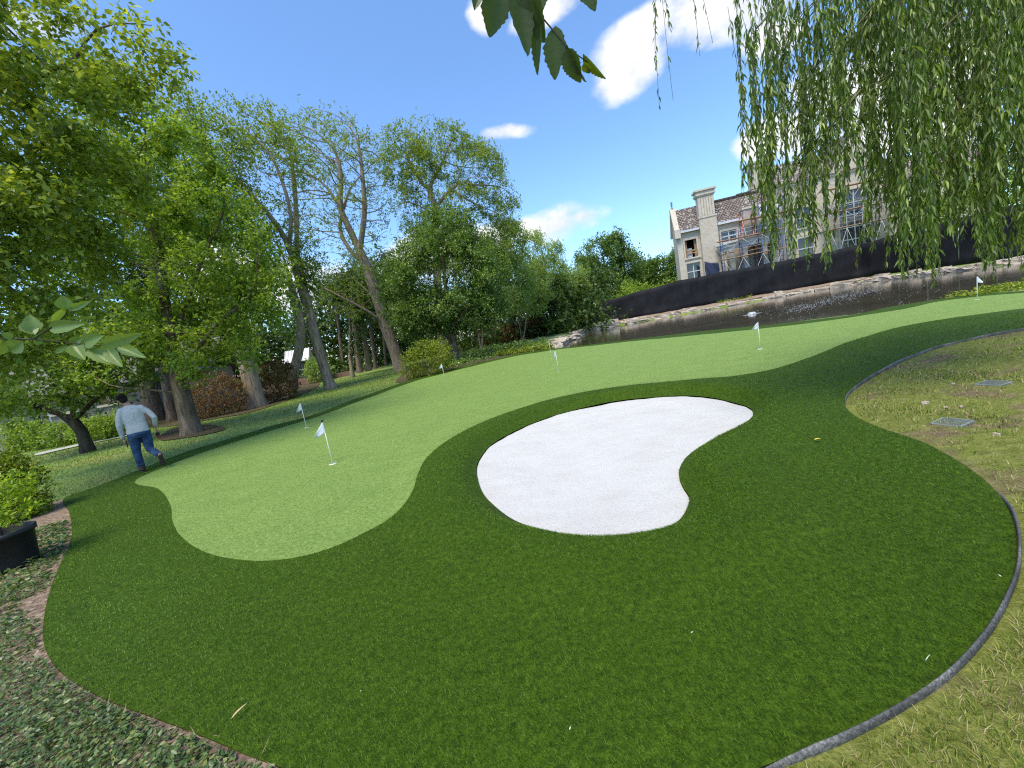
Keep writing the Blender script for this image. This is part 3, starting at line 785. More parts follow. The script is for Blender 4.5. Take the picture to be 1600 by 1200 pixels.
for i, (Y, s1, s2, bl, lab) in enumerate(birch):
    limbs = [path(s1, Y), path([s1[0]] + s2[1:], Y + 0.4, False)]
    limbs[1][0] = limbs[0][0] + np.array([0.25, 0.1, 0.05])
    if i == 1: limbs.append([limbs[0][0], limbs[0][0] + np.array([0.05, .2, 1.5]), limbs[0][0] + np.array([0.1, .4, 3.2])])
    tree('birch_tree', lab, limbs, 0.13, [blob(q[0], q[1], Y, q[2], q[3]) for q in bl], 34000 - i * 4500, 0.17, LF_BIRCH, BARK_BIRCH, 20 + i, natt=420, step=0.55, sigma=0.34, group='birches along the planting bed', lump=0.3, flare=1.2, droop=0.7, shell=0.3)

# far trees beyond the fence
Y = 78
b = [blob(942, 398, Y, 46, 28), blob(925, 425, Y, 34, 28), blob(970, 420, Y, 34, 26), blob(930, 390, Y, 25, 18), blob(950, 450, Y, 50, 22)]
tree('far_tree', 'tall rounded dark tree against the sky left of the house', [path([(945, 490), (946, 460), (945, 430), (943, 400)], Y)], 0.6, b, 26000, 0.42, LF_FAR, BARK_DARK, 30, natt=420, step=1.0, sigma=0.6, lump=0.4, group='trees beyond the black fence')
Y = 84
b = [blob(1022, 425, Y, 36, 26), blob(1048, 405, Y, 14, 18), blob(1000, 440, Y, 26, 18), blob(1040, 440, Y, 34, 22)]
tree('far_tree', 'lower bushy tree tucked against the left end of the house', [path([(1030, 475), (1028, 450), (1025, 420)], Y)], 0.5, b, 20000, 0.42, LF_FAR, BARK_DARK, 31, natt=320, step=1.0, sigma=0.6, lump=0.35, group='trees beyond the black fence')
Y = 70
b = [blob(990, 455, Y, 34, 16), blob(1035, 455, Y, 40, 14), blob(955, 470, Y, 35, 14), blob(1075, 445, Y, 20, 14)]
tree('far_shrub', 'bright green shrub showing over the fence below the far trees', [path([(990, 480), (990, 465), (992, 455)], Y)], 0.2, b, 8000, 0.36, LF_MAPLE, BARK_DARK, 32, natt=200, step=0.8, sigma=0.5, lump=0.3, cat='shrub')
Y = 36
b = [blob(1470, 325, Y + 12, 50, 34), blob(1530, 310, Y + 10, 55, 40), blob(1590, 300, Y + 6, 50, 40), blob(1660, 280, Y + 4, 60, 50)]
tree('fence_tree', 'leafy green tree behind the fence at the right edge under the willow', [path([(1540, 395), (1540, 360), (1538, 330)], Y + 10)], 0.3, b, 12000, 0.28, LF_MAPLE, BARK_DARK, 33, natt=320, step=0.8, sigma=0.45, lump=0.35)

# slender trees in the wood
for i, (x0, x1, x2, yb, Y, r) in enumerate([(551, 546, 548, 590, 35, .17), (563, 557, 552, 585, 41, .26), (577, 571, 564, 583, 42, .26), (588, 582, 576, 580, 44, .2), (604, 600, 598, 576, 46, .17), (541, 533, 528, 590, 46, .2)]):
    limbs = [path([(x0, yb), (x1, yb - 45), (x2, yb - 95), (x2 - 5, yb - 130)], Y)]
    if i == 0: limbs.append(path([(547, 560), (556, 530), (566, 495), (572, 470)], Y, False))
    lab = ['slim pale tree forking low at the edge of the dark wood', 'thicker grey trunk next right of the slim forked tree', 'grey trunk midway along the dark wood edge leaning left',
           'thin grey trunk in the wood left of the big forked tree', 'thinnest trunk in the wood close behind the big forked tree', 'dark trunk in the wood left of the slim forked tree'][i]
    b = [blob(x2 - 6, yb - 135, Y, 34, 26), blob(x2 + 8, yb - 115, Y, 28, 20)]
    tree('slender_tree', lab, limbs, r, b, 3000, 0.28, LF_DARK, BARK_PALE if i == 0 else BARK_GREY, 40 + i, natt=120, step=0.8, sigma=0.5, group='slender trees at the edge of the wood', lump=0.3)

# the wood: one dark mass behind everything on the left
def mass(name, blobs, n, L, mat, label, cat, seed, kind='stuff'):
    rng = np.random.default_rng(seed)
    p = sample_blobs(blobs, n, rng, 0.35)
    C_ = np.mean([q[0] for q in blobs], 0)
    V, T = leaf_cloud(p, np.ones(n), np.zeros((n, 3)), n, L, L * 0.7, rng, 0.6)
    return tag(mk(name, V, T, mat), label, cat, kind=kind)
bl = []
rr = random.Random(5)
for px in range(-260, 960, 24):
    hy = 516.7 - (px - 800) * .1817
    top = {0: 150, 1: 118, 2: 135, 3: 95, 4: 125}[(px // 24) % 5] * (1.0 if px < 640 else 0.62)
    if 385 < px < 600: top *= 0.72
    Y = 52 + rr.uniform(-4, 8)
    bl += [blob(px, hy - top * .30, Y, 30, top * .38 + 12), blob(px + rr.uniform(-10, 10), hy - top * .75, Y + 2, 30, top * .32)]
    bl.append(blob(px + 12, hy + 2, Y - 4, 30, 16))
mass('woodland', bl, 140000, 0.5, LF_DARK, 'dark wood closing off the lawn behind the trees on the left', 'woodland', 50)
bl = [blob(px, 516.7 - (px - 800) * .1817 - 12, 110, 40, 26) for px in range(860, 1750, 34)]
mass('woodland', bl, 14000, 1.1, LF_FAR, 'distant green tree belt far behind the house and fence', 'woodland', 51)

# ------------------------------------------------------------------ shrubs and hedges
def bush(name, label, blobs, n, L, mat, seed, cat='shrub', group=None, sigma=None, stems=4, barkm=None, clip=True):
    rng = np.random.default_rng(seed)
    p = sample_blobs(blobs, n, rng, 0.55)
    gz = np.array([b[0][2] - b[1][2] for b in blobs]).min()
    base = np.mean([b[0] for b in blobs], 0); base[2] = float(land_h(base[None, :2])[0])
    if clip: p = p[p[:, 2] > base[2] + 0.02]
    root = empty(name, base, label, cat, group)
    o = p - base; o /= np.linalg.norm(o, axis=1)[:, None] + 1e-9
    V, T = leaf_cloud(p, np.ones(len(p)), o, n, L, sigma or L * 0.5, rng, 0.55, outw=1.2, droop=-0.2)
    if clip: V[:, 2] = np.maximum(V[:, 2], base[2] + 0.01)
    mk('foliage', V, T, mat, root)
    for i in range(stems):
        mb = MB(); t = blobs[i % len(blobs)]; q = t[0] + rng.normal(size=3) * t[1] * 0.35
        s = np.array([t[0][0] + rng.normal() * t[1][0] * 0.15, t[0][1] + rng.normal() * t[1][1] * 0.15, base[2] - 0.03])
        mb.tube([s, (s + q) / 2 + rng.normal(size=3) * 0.04, q], [0.02, 0.014, 0.006], 5)
        mb.build('stem', barkm or BARK_DARK, root, True)
    return root

def gb(px, py, Y, rx, rz, up=0.75, ky=0.8):
    """bush blob standing on the ground under a pixel column"""
    c = at(px, py, Y); k = Y / F; z = float(land_h(np.array([[c[0], c[1]]]))[0])
    return (np.array([c[0], c[1], z + rz * k * up]), np.array([rx * k, rx * k * ky, rz * k]))

bush('boxwood_shrub', 'clipped yellow green shrub beside the evergreen trunk', [gb(668, 565, 21.5, 34, 32), gb(645, 575, 20.9, 20, 27), gb(690, 560, 22.2, 22, 30)], 9000, 0.085, LF_YEL, 60)
bush('brown_shrub', 'wide bronze leaved shrub left of the stout mottled trunk', [gb(338, 618, 20.0, 42, 40), gb(312, 628, 19.6, 30, 34), gb(358, 612, 20.4, 22, 36)], 8000, 0.09, LF_BROWN, 61, group='bronze shrubs behind the lawn')
bush('brown_shrub', 'bronze leaved shrub between the stout trunk and the pavilion', [gb(434, 590, 22.6, 28, 40), gb(420, 600, 22.2, 18, 30), gb(448, 588, 22.9, 16, 34)], 6000, 0.10, LF_BROWN, 62, group='bronze shrubs behind the lawn')
bush('low_hedge', 'dull brownish green hedge running behind the birch stems', [gb(x, 540, 47 + (x - 760) * .03, 14, 17) for x in range(756, 868, 11)], 11000, 0.2, LF_BROWN, 63, cat='hedge')
bush('rounded_shrub', 'dark green rounded shrub above the strip of lawn by the pond', [gb(877, 514, 49, 16, 11), gb(890, 510, 50, 10, 10)], 3000, 0.2, LF_OAK, 64)
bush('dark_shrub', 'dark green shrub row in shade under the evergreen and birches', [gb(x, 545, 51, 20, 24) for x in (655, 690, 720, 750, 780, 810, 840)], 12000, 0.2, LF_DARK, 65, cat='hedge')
bush('foundation_shrub', 'light green shrub row in front of the stone house left of the man', [gb(165, 690, 18.0, 26, 22), gb(140, 690, 18.5, 22, 20), gb(100, 690, 19, 22, 22), gb(190, 685, 18.2, 20, 22), gb(70, 695, 19.4, 20, 26), gb(40, 700, 19.6, 22, 30)], 10000, 0.12, LF_MAPLE, 66, cat='hedge')
bush('pavilion_shrub', 'round grey green shrub beside the garden pavilion', [gb(497, 595, 37, 16, 22), gb(510, 590, 38, 12, 20)], 2500, 0.18, LF_BIRCH, 67)
bush('corner_shrub', 'dark yellow tipped conifer shrub behind the potted plant at the left', [gb(8, 735, 6.3, 42, 75, .55), gb(-28, 740, 6.1, 45, 70, .55)], 9000, 0.06, LF_YEL, 68, clip=True)
# ground cover strip along the far bed
def ground_cover(name, poly, n, L, mat, label, seed, h=0.25):
    rng = np.random.default_rng(seed)
    a, b_ = poly.min(0), poly.max(0)
    p = rng.uniform(a, b_, (n * 3, 2)); p = p[inside(p, poly)][:n]
    z = land_h(p) + h * rng.uniform(0.2, 1, len(p)) * (0.6 + 0.6 * np.abs(fbm2(p, 1.1, seed)))
    q = np.c_[p, z]
    V, T = leaf_cloud(q, np.ones(len(q)), np.zeros((len(q), 3)), n, L, L * 0.8, rng, 0.6, up=1.2)
    return tag(mk(name, V, T, mat), label, 'ground cover', kind='stuff')
def strip(px_list): return np.array([ground_at(x, y, 0.0)[:2] for x, y in px_list])
ground_cover('ground_cover', strip([(860, 545), (800, 553), (745, 566), (700, 577), (690, 566), (740, 550), (800, 540), (860, 536)]), 12000, 0.15, LF_OAK, 'dark green ground cover between the birches and the putting green', 70, 0.35)
ground_cover('ground_cover', strip([(868, 545), (800, 554), (770, 559), (790, 549), (850, 541)]), 5000, 0.14, LF_YEL, 'yellow green ground cover at the back edge of the green', 71, 0.35)
def patch(name, px, label, mat, h=0.012, z0=0.0):
    P = spline(strip(px), n=5)
    return tag(sheet(name, P, [], 0.35, lambda q: land_h(q) + h + 0.02, mat), label, 'bed', kind='structure')
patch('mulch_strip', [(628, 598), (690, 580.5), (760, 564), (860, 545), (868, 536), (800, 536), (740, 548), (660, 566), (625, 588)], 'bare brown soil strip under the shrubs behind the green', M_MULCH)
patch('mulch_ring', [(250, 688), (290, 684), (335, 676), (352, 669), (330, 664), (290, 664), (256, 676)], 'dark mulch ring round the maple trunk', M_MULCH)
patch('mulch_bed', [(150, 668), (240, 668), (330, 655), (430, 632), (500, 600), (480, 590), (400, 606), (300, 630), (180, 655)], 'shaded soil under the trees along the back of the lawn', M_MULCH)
# ------------------------------------------------------------------ pond
def water_mat():
    t = NT('pond_water'); p = t.pos()
    w1 = t.noise(3.2, 4, 0.6, t.mapping(p, (1, 1.7, 1), (0, 0, 0.3))); w2 = t.noise(11, 3, 0.6, p)
    h = t.math('ADD', t.math('MULTIPLY', w1, 0.7), t.math('MULTIPLY', w2, 0.3))
    col = t.ramp(t.noise(0.25, 3, 0.5, p), [(0.35, (0.045, 0.041, 0.023)), (0.65, (0.072, 0.065, 0.038))])
    return t.done(t.bsdf(col, 0.06, spec=0.5, normal=t.bump(h, 0.07, 0.05)))
WP = resample(POND, 0.6)
cw = WP.mean(0); dw = WP - cw; WPo = cw + dw * (1 + 0.5 / np.linalg.norm(dw, axis=1))[:, None]
tag(sheet('pond_water', WPo, [], 1.5, lambda P: np.full(len(P), WATER_Z), water_mat()), 'dark still pond water behind the putting green', 'water', kind='structure')

def stone_mat():
    t = NT('ledge_stone'); p = t.coord('Object')
    n = t.noise(2.2, 6, 0.7, t.mapping(p, (1, 1, 3.2))); k = t.noise(9, 5, 0.7, p)
    col = t.ramp(n, [(0.3, (0.20, 0.16, 0.12)), (0.5, (0.46, 0.39, 0.31)), (0.68, (0.62, 0.55, 0.46))])
    col = t.mix(t.math('MULTIPLY', k, 0.5), col, (0.40, 0.32, 0.25))
    return t.done(t.bsdf(col, 0.9, spec=0.15, normal=t.bump(k, 0.9, 0.08)))
M_STONE = stone_mat()
def stone(name, c, size, rz, label, group, seed, cat='stone'):
    r = random.Random(seed); bm = bmesh.new()
    bmesh.ops.create_cube(bm, size=1.0)
    bmesh.ops.subdivide_edges(bm, edges=bm.edges[:], cuts=2, use_grid_fill=True)
    for v in bm.verts:
        k = v.co.copy(); ln = max(abs(k.x), abs(k.y), abs(k.z))
        f = 1 - 0.16 * (k.length / ln - 1)
        v.co = Vector((k.x * size[0] * f, k.y * size[1] * f, k.z * size[2] * (0.92 + 0.08 * f)))
        v.co += Vector((r.uniform(-1, 1) * size[0] * .06, r.uniform(-1, 1) * size[1] * .09, r.uniform(-1, 1) * size[2] * .10))
    me = bpy.data.meshes.new(name); bm.to_mesh(me); bm.free(); me.materials.append(M_STONE)
    o = bpy.data.objects.new(name, me); COL.objects.link(o); o.location = tuple(c); o.rotation_euler = (r.uniform(-.04, .04), r.uniform(-.05, .05), rz)
    return tag(o, label, cat, group)
shore = resample(np.array([(10.6, 52.0), (16, 51.3), (21, 50.8), (27, 50.2), (33, 49.8), (38.5, 49), (42.0, 46), (42.6, 42), (41.2, 36.5), (40.2, 32), (41.3, 29), (44.5, 26.4)]), 0.25, False)
s_ = 0; i = 0; rs = random.Random(4)
while s_ < len(shore) - 3:
    n_ = rs.choice([5, 6, 8, 10]); e_ = min(s_ + n_, len(shore) - 1)
    a, b_ = shore[s_], shore[e_]; m_ = (a + b_) / 2; L_ = np.linalg.norm(b_ - a); h_ = rs.uniform(0.38, 0.62)
    rz = math.atan2(b_[1] - a[1], b_[0] - a[0])
    stone('ledge_stone', (m_[0], m_[1] + .1, WATER_Z - 0.12 + h_ / 2 + rs.uniform(0, .08)), (L_ * .98, rs.uniform(.6, .95), h_), rz + rs.uniform(-.06, .06), 'pale flat ledge stone lining the far shore of the pond below the black fence', 'ledge stones on the far shore', 100 + i)
    if rs.random() < 0.3:
        stone('ledge_stone', (m_[0] + .2, m_[1] + .55, WATER_Z + 0.26 + h_ / 2), (L_ * .7, .6, h_ * .7), rz + .1, 'pale flat ledge stone lining the far shore of the pond below the black fence', 'ledge stones on the far shore', 300 + i)
    s_ = e_; i += 1
for k, (x, y, h_) in enumerate([(12.6, 51.6, .8), (14.4, 51.3, 1.0), (17.0, 51.0, .75)]):
    stone('boulder', (x, y + .3, WATER_Z + h_ / 2 - .1), (1.9, 1.2, h_), .1 * k, ['tan boulder at the left corner of the far shore', 'tallest pale boulder in the heap on the far shore', 'squat boulder right of the heap on the far shore'][k], 'boulders of the heap on the far shore', 500 + k, 'boulder')
lsh = [(858, 545), (866, 541), (872, 537), (880, 534), (888, 530), (895, 527), (901, 523), (905, 520), (903, 516), (898, 517), (866, 536), (876, 529), (874, 546)]
for k, (x, y) in enumerate(lsh):
    p = ground_at(x, y - 1, -0.12); d_ = p[1] / 40
    stone('shore_stone', (p[0], p[1], -0.16 + rs.uniform(0, .08)), (rs.uniform(.7, 1.1) * d_ * 1.3, rs.uniform(1.0, 1.9) * d_ * 1.4, rs.uniform(.4, .6)), rs.uniform(-.5, .5), 'rounded pale stone on the left shore of the pond', 'stones on the left shore', 600 + k)

# fountain head floating on the pond
fp = ground_at(1175, 491, WATER_Z)
fr_ = empty('pond_fountain', fp, 'small floating fountain head throwing a low bell of water in the pond', 'fountain')
M_SPRAY = plain('spray_water', (0.36, 0.38, 0.39), 0.25, var=.3, scale=14)
M_GREYP = plain('grey_plastic', (0.10, 0.10, 0.11), 0.5)
mb = MB(); mb.lathe((0, 0, 0), [(0.20, -.03), (0.24, .02), (0.23, .05), (0.12, .07), (0.05, .09), (0.0, .09)], 24); mb.build('float', M_GREYP, fr_, True, local=True)
mb = MB(); mb.lathe((0, 0, 0), [(0.05, .10), (0.09, .14), (0.14, .155), (0.20, .14), (0.25, .09), (0.28, .02)], 28); o = mb.build('water_bell', M_SPRAY, fr_, True, local=True)
mb = MB(); mb.lathe((0, 0, 0), [(0.28, .010), (0.40, .022), (0.56, .012), (0.64, .006)], 32, 1.1, 0.45); mb.build('foam_ring', M_SPRAY, fr_, True, local=True)
V = []; T = []
rg = np.random.default_rng(77)
def flecks(n, fx, fy, sx, sy, smin, smax):
    global V, T
    for _ in range(n):
        x, y = fx + rg.normal() * sx, fy + rg.normal() * sy
        q = ground_at(x, y, WATER_Z)
        if not inside(np.array([q[:2]]), POND)[0]: continue
        s = rg.uniform(smin, smax); a = rg.uniform(0, 6.28); b0 = len(V)
        for k in range(6):
            an = a + k * 1.047; V.append((q[0] + math.cos(an) * s * 1.6 * rg.uniform(.6, 1.2), q[1] + math.sin(an) * s * rg.uniform(.6, 1.2), WATER_Z + 0.008 + 0.004 * rg.random()))
        V.append((q[0], q[1], WATER_Z + 0.02)); T += [(b0 + k, b0 + (k + 1) % 6, b0 + 6) for k in range(6)]
for q in range(26):
    t_ = q / 25; flecks(30, 1235 + 135 * t_, 484 - 34 * t_ + rg.normal() * 1.5, 8, 1.0 + 2.6 * (1 - abs(t_ - .6)), .006, .024)
flecks(120, 1200, 488, 45, 8, .006, .018); flecks(110, 1380, 458, 70, 9, .006, .018)
tag(mk('splash_glints', V, np.array(T), M_SPRAY), 'white flecks painting sky glints and splashes on the pond right of the fountain', 'splash', kind='stuff')  # flat white flecks: sky sparkle put in as colour, mixed with fountain splash

# ------------------------------------------------------------------ black screened fence
def screen_mat():
    t = NT('black_screen'); p = t.coord('Object')
    n = t.noise(0.9, 5, 0.6, t.mapping(p, (1, 1, 0.5))); w = t.noise(40, 2, 0.6, p)
    col = t.ramp(n, [(0.3, (0.006, 0.006, 0.008)), (0.7, (0.017, 0.017, 0.021))])
    h = t.math('ADD', t.math('MULTIPLY', n, .8), t.math('MULTIPLY', w, .15))
    return t.done(t.bsdf(col, 0.75, spec=0.2, normal=t.bump(h, .6, .25)))
M_SCREEN = screen_mat(); M_STEEL = plain('galvanised', (0.35, 0.36, 0.37), .45, .6)
fpts = [(906, 512, 55.5, 497), (920, 511, 55.4, 494), (930, 509, 55.2, 484), (945, 506, 55.0, 470), (1000, 497, 54.7, 455), (1065, 485, 54.3, 437), (1130, 474, 54, 424), (1200, 463, 53.6, 411), (1270, 446, 53, 397), (1341, 431, 52, 382),
        (1405, 425, 46.5, 364), (1450, 419, 41.5, 353), (1500, 414, 38, 340), (1560, 408, 34.5, 325), (1640, 398, 31.5, 305), (1740, 385, 29, 285)]
fb = []; ft = []
for x, yb, Yd, yt in fpts:
    a = at(x, yb, Yd); b_ = at(x, yt, Yd); gz = float(land_h(np.array([[a[0], a[1]]]))[0])
    fb.append((a[0], a[1], gz - .05)); ft.append((a[0], a[1], b_[2]))
fence = empty('screen_fence', fb[0], 'long black screened construction fence standing behind the far pond shore', 'fence')
nseg = 7; V = []; T = []
rows = 6
cols = []
for i in range(len(fb) - 1):
    for k in range(nseg):
        t_ = k / nseg; cols.append((np.array(fb[i]) * (1 - t_) + np.array(fb[i + 1]) * t_, np.array(ft[i]) * (1 - t_) + np.array(ft[i + 1]) * t_, t_))
cols.append((np.array(fb[-1]), np.array(ft[-1]), 0))
for c, (b0, t0, tt) in enumerate(cols):
    dirx = np.array([0.2, -1, 0]) if c < nseg * 9 else np.array([-1, -0.4, 0])
    for r in range(rows + 1):
        z_ = r / rows
        off = dirx * (0.10 * math.sin(c * 1.7 + r * .9) * math.sin(math.pi * tt) + .06 * math.sin(c * .9 - r * 1.7)) * (1 if r < rows else .3)
        if r == 0: off = off + dirx * .45 * (0.5 + 0.5 * math.sin(c * .63))
        p = b0 * (1 - z_) + t0 * z_ + off
        if r == rows: p[2] -= 0.10 * math.sin(math.pi * tt)
        V.append(p)
n1 = rows + 1
for c in range(len(cols) - 1):
    for r in range(rows): T.append((c * n1 + r, (c + 1) * n1 + r, (c + 1) * n1 + r + 1, c * n1 + r + 1))
o = mk('screen', V, T, M_SCREEN, fence, True)
m = o.modifiers.new('thick', 'SOLIDIFY'); m.thickness = 0.012
for i in range(3, len(fb)):
    mb = MB(); a = np.array(fb[i]); b_ = np.array(ft[i]); off = np.array([0.03, .1, 0])
    mb.tube([a + off + (0, 0, -.3), b_ + off + (0, 0, .06)], .035, 8); mb.build('post', M_STEEL, fence, True)
# scrubby bank between fence and shore
patch_poly = [(12, 52.2), (16, 51.4), (21, 50.9), (27, 50.3), (33, 49.9), (38.6, 49.1), (42.2, 46.2), (45, 46), (47.5, 50.5), (40, 53.6), (28, 54.4), (17, 55), (12, 55.2)]
tag(sheet('shore_soil', np.array(patch_poly), [], .5, lambda q: land_h(q) + .05 + .08 * soft_noise(q[:, 0], q[:, 1]), M_SOIL), 'brown bare bank between the fence and the far shore stones', 'bank', kind='structure')
ground_cover('shore_weeds', np.array([(29, 51.0), (33, 50.7), (34, 51.6), (29, 52)]), 500, .16, LF_YEL, 'low weeds on the brown bank below the fence', 90, .3)
q = gp([(1470, 469), (1540, 459), (1610, 451), (1680, 440), (1700, 425), (1610, 440), (1540, 448), (1500, 456)])
ground_cover('pond_weeds', q, 4200, .09, LF_YEL, 'low leafy weeds on the near bank behind the far right flag', 91, .16)

# ------------------------------------------------------------------ the big house under construction
HA = math.radians(-14.5)
house = empty('mansion', (29.4, 62.0, 0.3), 'large tan brick mansion under construction behind the black fence', 'house', rz=HA)
HZ = 0.3
def brick_mat(name, a, b_, mortar, sc=1.0, bw=0.5, rh=0.17):
    t = NT(name); p = t.coord('Object')
    sp = t.n.new('ShaderNodeSeparateXYZ'); t.ln(p, sp.inputs[0]); cb = t.n.new('ShaderNodeCombineXYZ')
    t.ln(t.math('ADD', sp.outputs[0], sp.outputs[1]), cb.inputs[0]); t.ln(sp.outputs[2], cb.inputs[1])
    br = t.n.new('ShaderNodeTexBrick'); t.ln(cb.outputs[0], br.inputs['Vector'])
    br.inputs['Scale'].default_value = sc; br.inputs['Brick Width'].default_value = bw; br.inputs['Row Height'].default_value = rh; br.inputs['Mortar Size'].default_value = .018
    br.inputs['Color1'].default_value = (*a, 1); br.inputs['Color2'].default_value = (*b_, 1); br.inputs['Mortar'].default_value = (*mortar, 1)
    n = t.noise(1.1, 5, .65, p); col = t.mix(t.math('MULTIPLY', n, .55), br.outputs['Color'], t.mix(1.0, br.outputs['Color'], (.55, .52, .5), 'MULTIPLY'))
    return t.done(t.bsdf(col, .9, spec=.15, normal=t.bump(t.math('SUBTRACT', n, br.outputs['Fac']), .5, .03)))
M_BRICK = brick_mat('tan_brick', (.60, .53, .43), (.50, .43, .345), (.54, .49, .42))
M_ROOF = None
def roof_mat():
    t = NT('brown_roof_tiles'); p = t.coord('Object')
    sp = t.n.new('ShaderNodeSeparateXYZ'); t.ln(p, sp.inputs[0]); cb = t.n.new('ShaderNodeCombineXYZ')
    t.ln(t.math('ADD', sp.outputs[0], t.math('MULTIPLY', sp.outputs[1], .15)), cb.inputs[0]); t.ln(t.math('MULTIPLY', sp.outputs[2], 1.5), cb.inputs[1])
    br = t.n.new('ShaderNodeTexBrick'); t.ln(cb.outputs[0], br.inputs['Vector'])
    br.inputs['Scale'].default_value = 1; br.inputs['Brick Width'].default_value = .42; br.inputs['Row Height'].default_value = .40; br.inputs['Mortar Size'].default_value = .06
    br.inputs['Color1'].default_value = (.16, .135, .12, 1); br.inputs['Color2'].default_value = (.225, .195, .175, 1); br.inputs['Mortar'].default_value = (.06, .035, .03, 1)
    v = t.n.new('ShaderNodeTexVoronoi'); t.ln(t.mapping(cb.outputs[0], (2.3, 2.5, 1)), v.inputs['Vector']); v.inputs['Scale'].default_value = 1.0
    n = t.noise(.6, 3, .6, cb.outputs[0])
    wfac = t.ramp(t.math('ADD', v.outputs['Distance'], t.math('MULTIPLY', n, -.35)), [(.0, (1, 1, 1)), (.10, (.8, .8, .8)), (.16, (0, 0, 0))])
    col = t.mix(wfac, br.outputs['Color'], (.36, .335, .31))
    return t.done(t.bsdf(col, .85, spec=.2, normal=t.bump(br.outputs['Fac'], .5, .05)))
M_ROOF = roof_mat()
M_LIME = plain('limestone', (.50, .44, .36), .85, var=.12, scale=2, bump=.2)
M_GREYSTONE = plain('grey_block', (.34, .31, .27), .9, var=.15, scale=3, bump=.2)
M_WHITEP = plain('white_paint', (.58, .59, .60), .5, var=.05)
M_WRAP = plain('white_underlay', (.50, .52, .55), .6, var=.15, scale=2)
def glass_mat():
    t = NT('dark_glass'); n = t.noise(.8, 3, .5, t.coord('Object'))
    return t.done(t.bsdf(t.ramp(n, [(.3, (.012, .014, .018)), (.7, (.05, .06, .075))]), .06, spec=.8))
M_GLASS = glass_mat(); M_TIMBER = plain('raw_timber', (.33, .21, .11), .8, var=.25, scale=5); M_DARKIN = plain('dark_interior', (.035, .028, .022), .9)

def hm(): return MB()
def hbox(mb, s0, s1, d0, d1, z0, z1): mb.box(((s0 + s1) / 2, (d0 + d1) / 2, (z0 + z1) / 2 - HZ), (s1 - s0, d1 - d0, z1 - z0))
def wall_openings(mb, s0, s1, z0, z1, ops, d, depth=.35):
    xs = sorted({s0, s1, *[o[0] for o in ops], *[o[1] for o in ops]}); zs = sorted({z0, z1, *[o[2] for o in ops], *[o[3] for o in ops]})
    for i in range(len(xs) - 1):
        for j in range(len(zs) - 1):
            cx, cz = (xs[i] + xs[i + 1]) / 2, (zs[j] + zs[j + 1]) / 2
            if any(o[0] < cx < o[1] and o[2] < cz < o[3] for o in ops): continue
            mb.add([(xs[i], d, zs[j] - HZ), (xs[i + 1], d, zs[j] - HZ), (xs[i + 1], d, zs[j + 1] - HZ), (xs[i], d, zs[j + 1] - HZ)], [(0, 1, 2, 3)])
    for o in ops:
        a, b_, c, e = o[:4]; c -= HZ; e -= HZ
        mb.add([(a, d, c), (b_, d, c), (b_, d + depth, c), (a, d + depth, c)], [(0, 1, 2, 3)]); mb.add([(a, d, e), (b_, d, e), (b_, d + depth, e), (a, d + depth, e)], [(3, 2, 1, 0)])
        mb.add([(a, d, c), (a, d + depth, c), (a, d + depth, e), (a, d, e)], [(0, 1, 2, 3)]); mb.add([(b_, d, c), (b_, d + depth, c), (b_, d + depth, e), (b_, d, e)], [(3, 2, 1, 0)])
OPS = [(1.05, 2.75, 7.75, 10.45, 'open'), (0.95, 2.95, 4.3, 6.9, 'pane'), (6.3, 8.4, 8.95, 10.6, 'pane'), (21.3, 25.1, 4.0, 12.4, 'grid'), (16.0, 18.0, 8.6, 11.4, 'pane'), (16.0, 18.0, 4.2, 7.2, 'pane'), (29, 31, 8.4, 11, 'pane'), (34, 36, 8.4, 11, 'pane'), (29, 31, 4.2, 7, 'pane')]
w = hm()
wall_openings(w, 0, 9.2, 0, 11.9, [o[:4] for o in OPS if o[1] < 9.2], 0)
for (a, b_, d, z) in ((0, 14.3, 3, 11.9), (14.3, 40, 10, 11.9)): w.add([(a, d, -HZ), (b_, d, -HZ), (b_, d, z - HZ), (a, d, z - HZ)], [(3, 2, 1, 0)])
w.add([(0, 0, -HZ), (0, 3, -HZ), (0, 3, 11.9 - HZ), (0, 1.5, 15.3 - HZ), (0, 0, 11.9 - HZ)], [(4, 3, 2, 1, 0)])
w.add([(40, 0, -HZ), (40, 10, -HZ), (40, 10, 11.9 - HZ), (40, 5, 15.9 - HZ), (40, 0, 11.9 - HZ)], [(0, 1, 2, 3, 4)])
wall_openings(w, 14.2, 27, 0, 15.0, [o[:4] for o in OPS if 14.2 < o[0] < 27], -.6)
w.add([(14.2, -.6, -HZ), (14.2, 6, -HZ), (14.2, 6, 15 - HZ), (14.2, -.6, 15 - HZ)], [(3, 2, 1, 0)]); w.add([(27, -.6, -HZ), (27, 6, -HZ), (27, 6, 15 - HZ), (27, -.6, 15 - HZ)], [(0, 1, 2, 3)])
wall_openings(w, 27, 40, 0, 11.9, [o[:4] for o in OPS if o[0] > 27], 0)
for g0s, g1s, gz in ((20.4, 26.2, 20.0),):   # brick gable rising over the tall window
    w.add([(g0s, -.6, 15 - HZ), (g1s, -.6, 15 - HZ), ((g0s + g1s) / 2, -.6, gz - HZ)], [(0, 1, 2)])
w.build('wall', M_BRICK, house, local=True)
w = hm(); hbox(w, 9.2, 14.2, -.9, 2.95, 0, 12.9); w.build('bay_wall', M_GREYSTONE, house, local=True)
w = hm(); hbox(w, 9.05, 14.35, -1.05, 2.98, 12.9, 13.15); w.build('bay_coping', M_LIME, house, local=True)
w = hm(); hbox(w, .4, 39.6, 2.7, 2.8, 0.2, 11.5)
for z in (3.6, 7.5): hbox(w, .4, 39.6, .5, 2.69, z, z + .3)
w.build('interior', M_DARKIN, house, local=True)
r = hm()
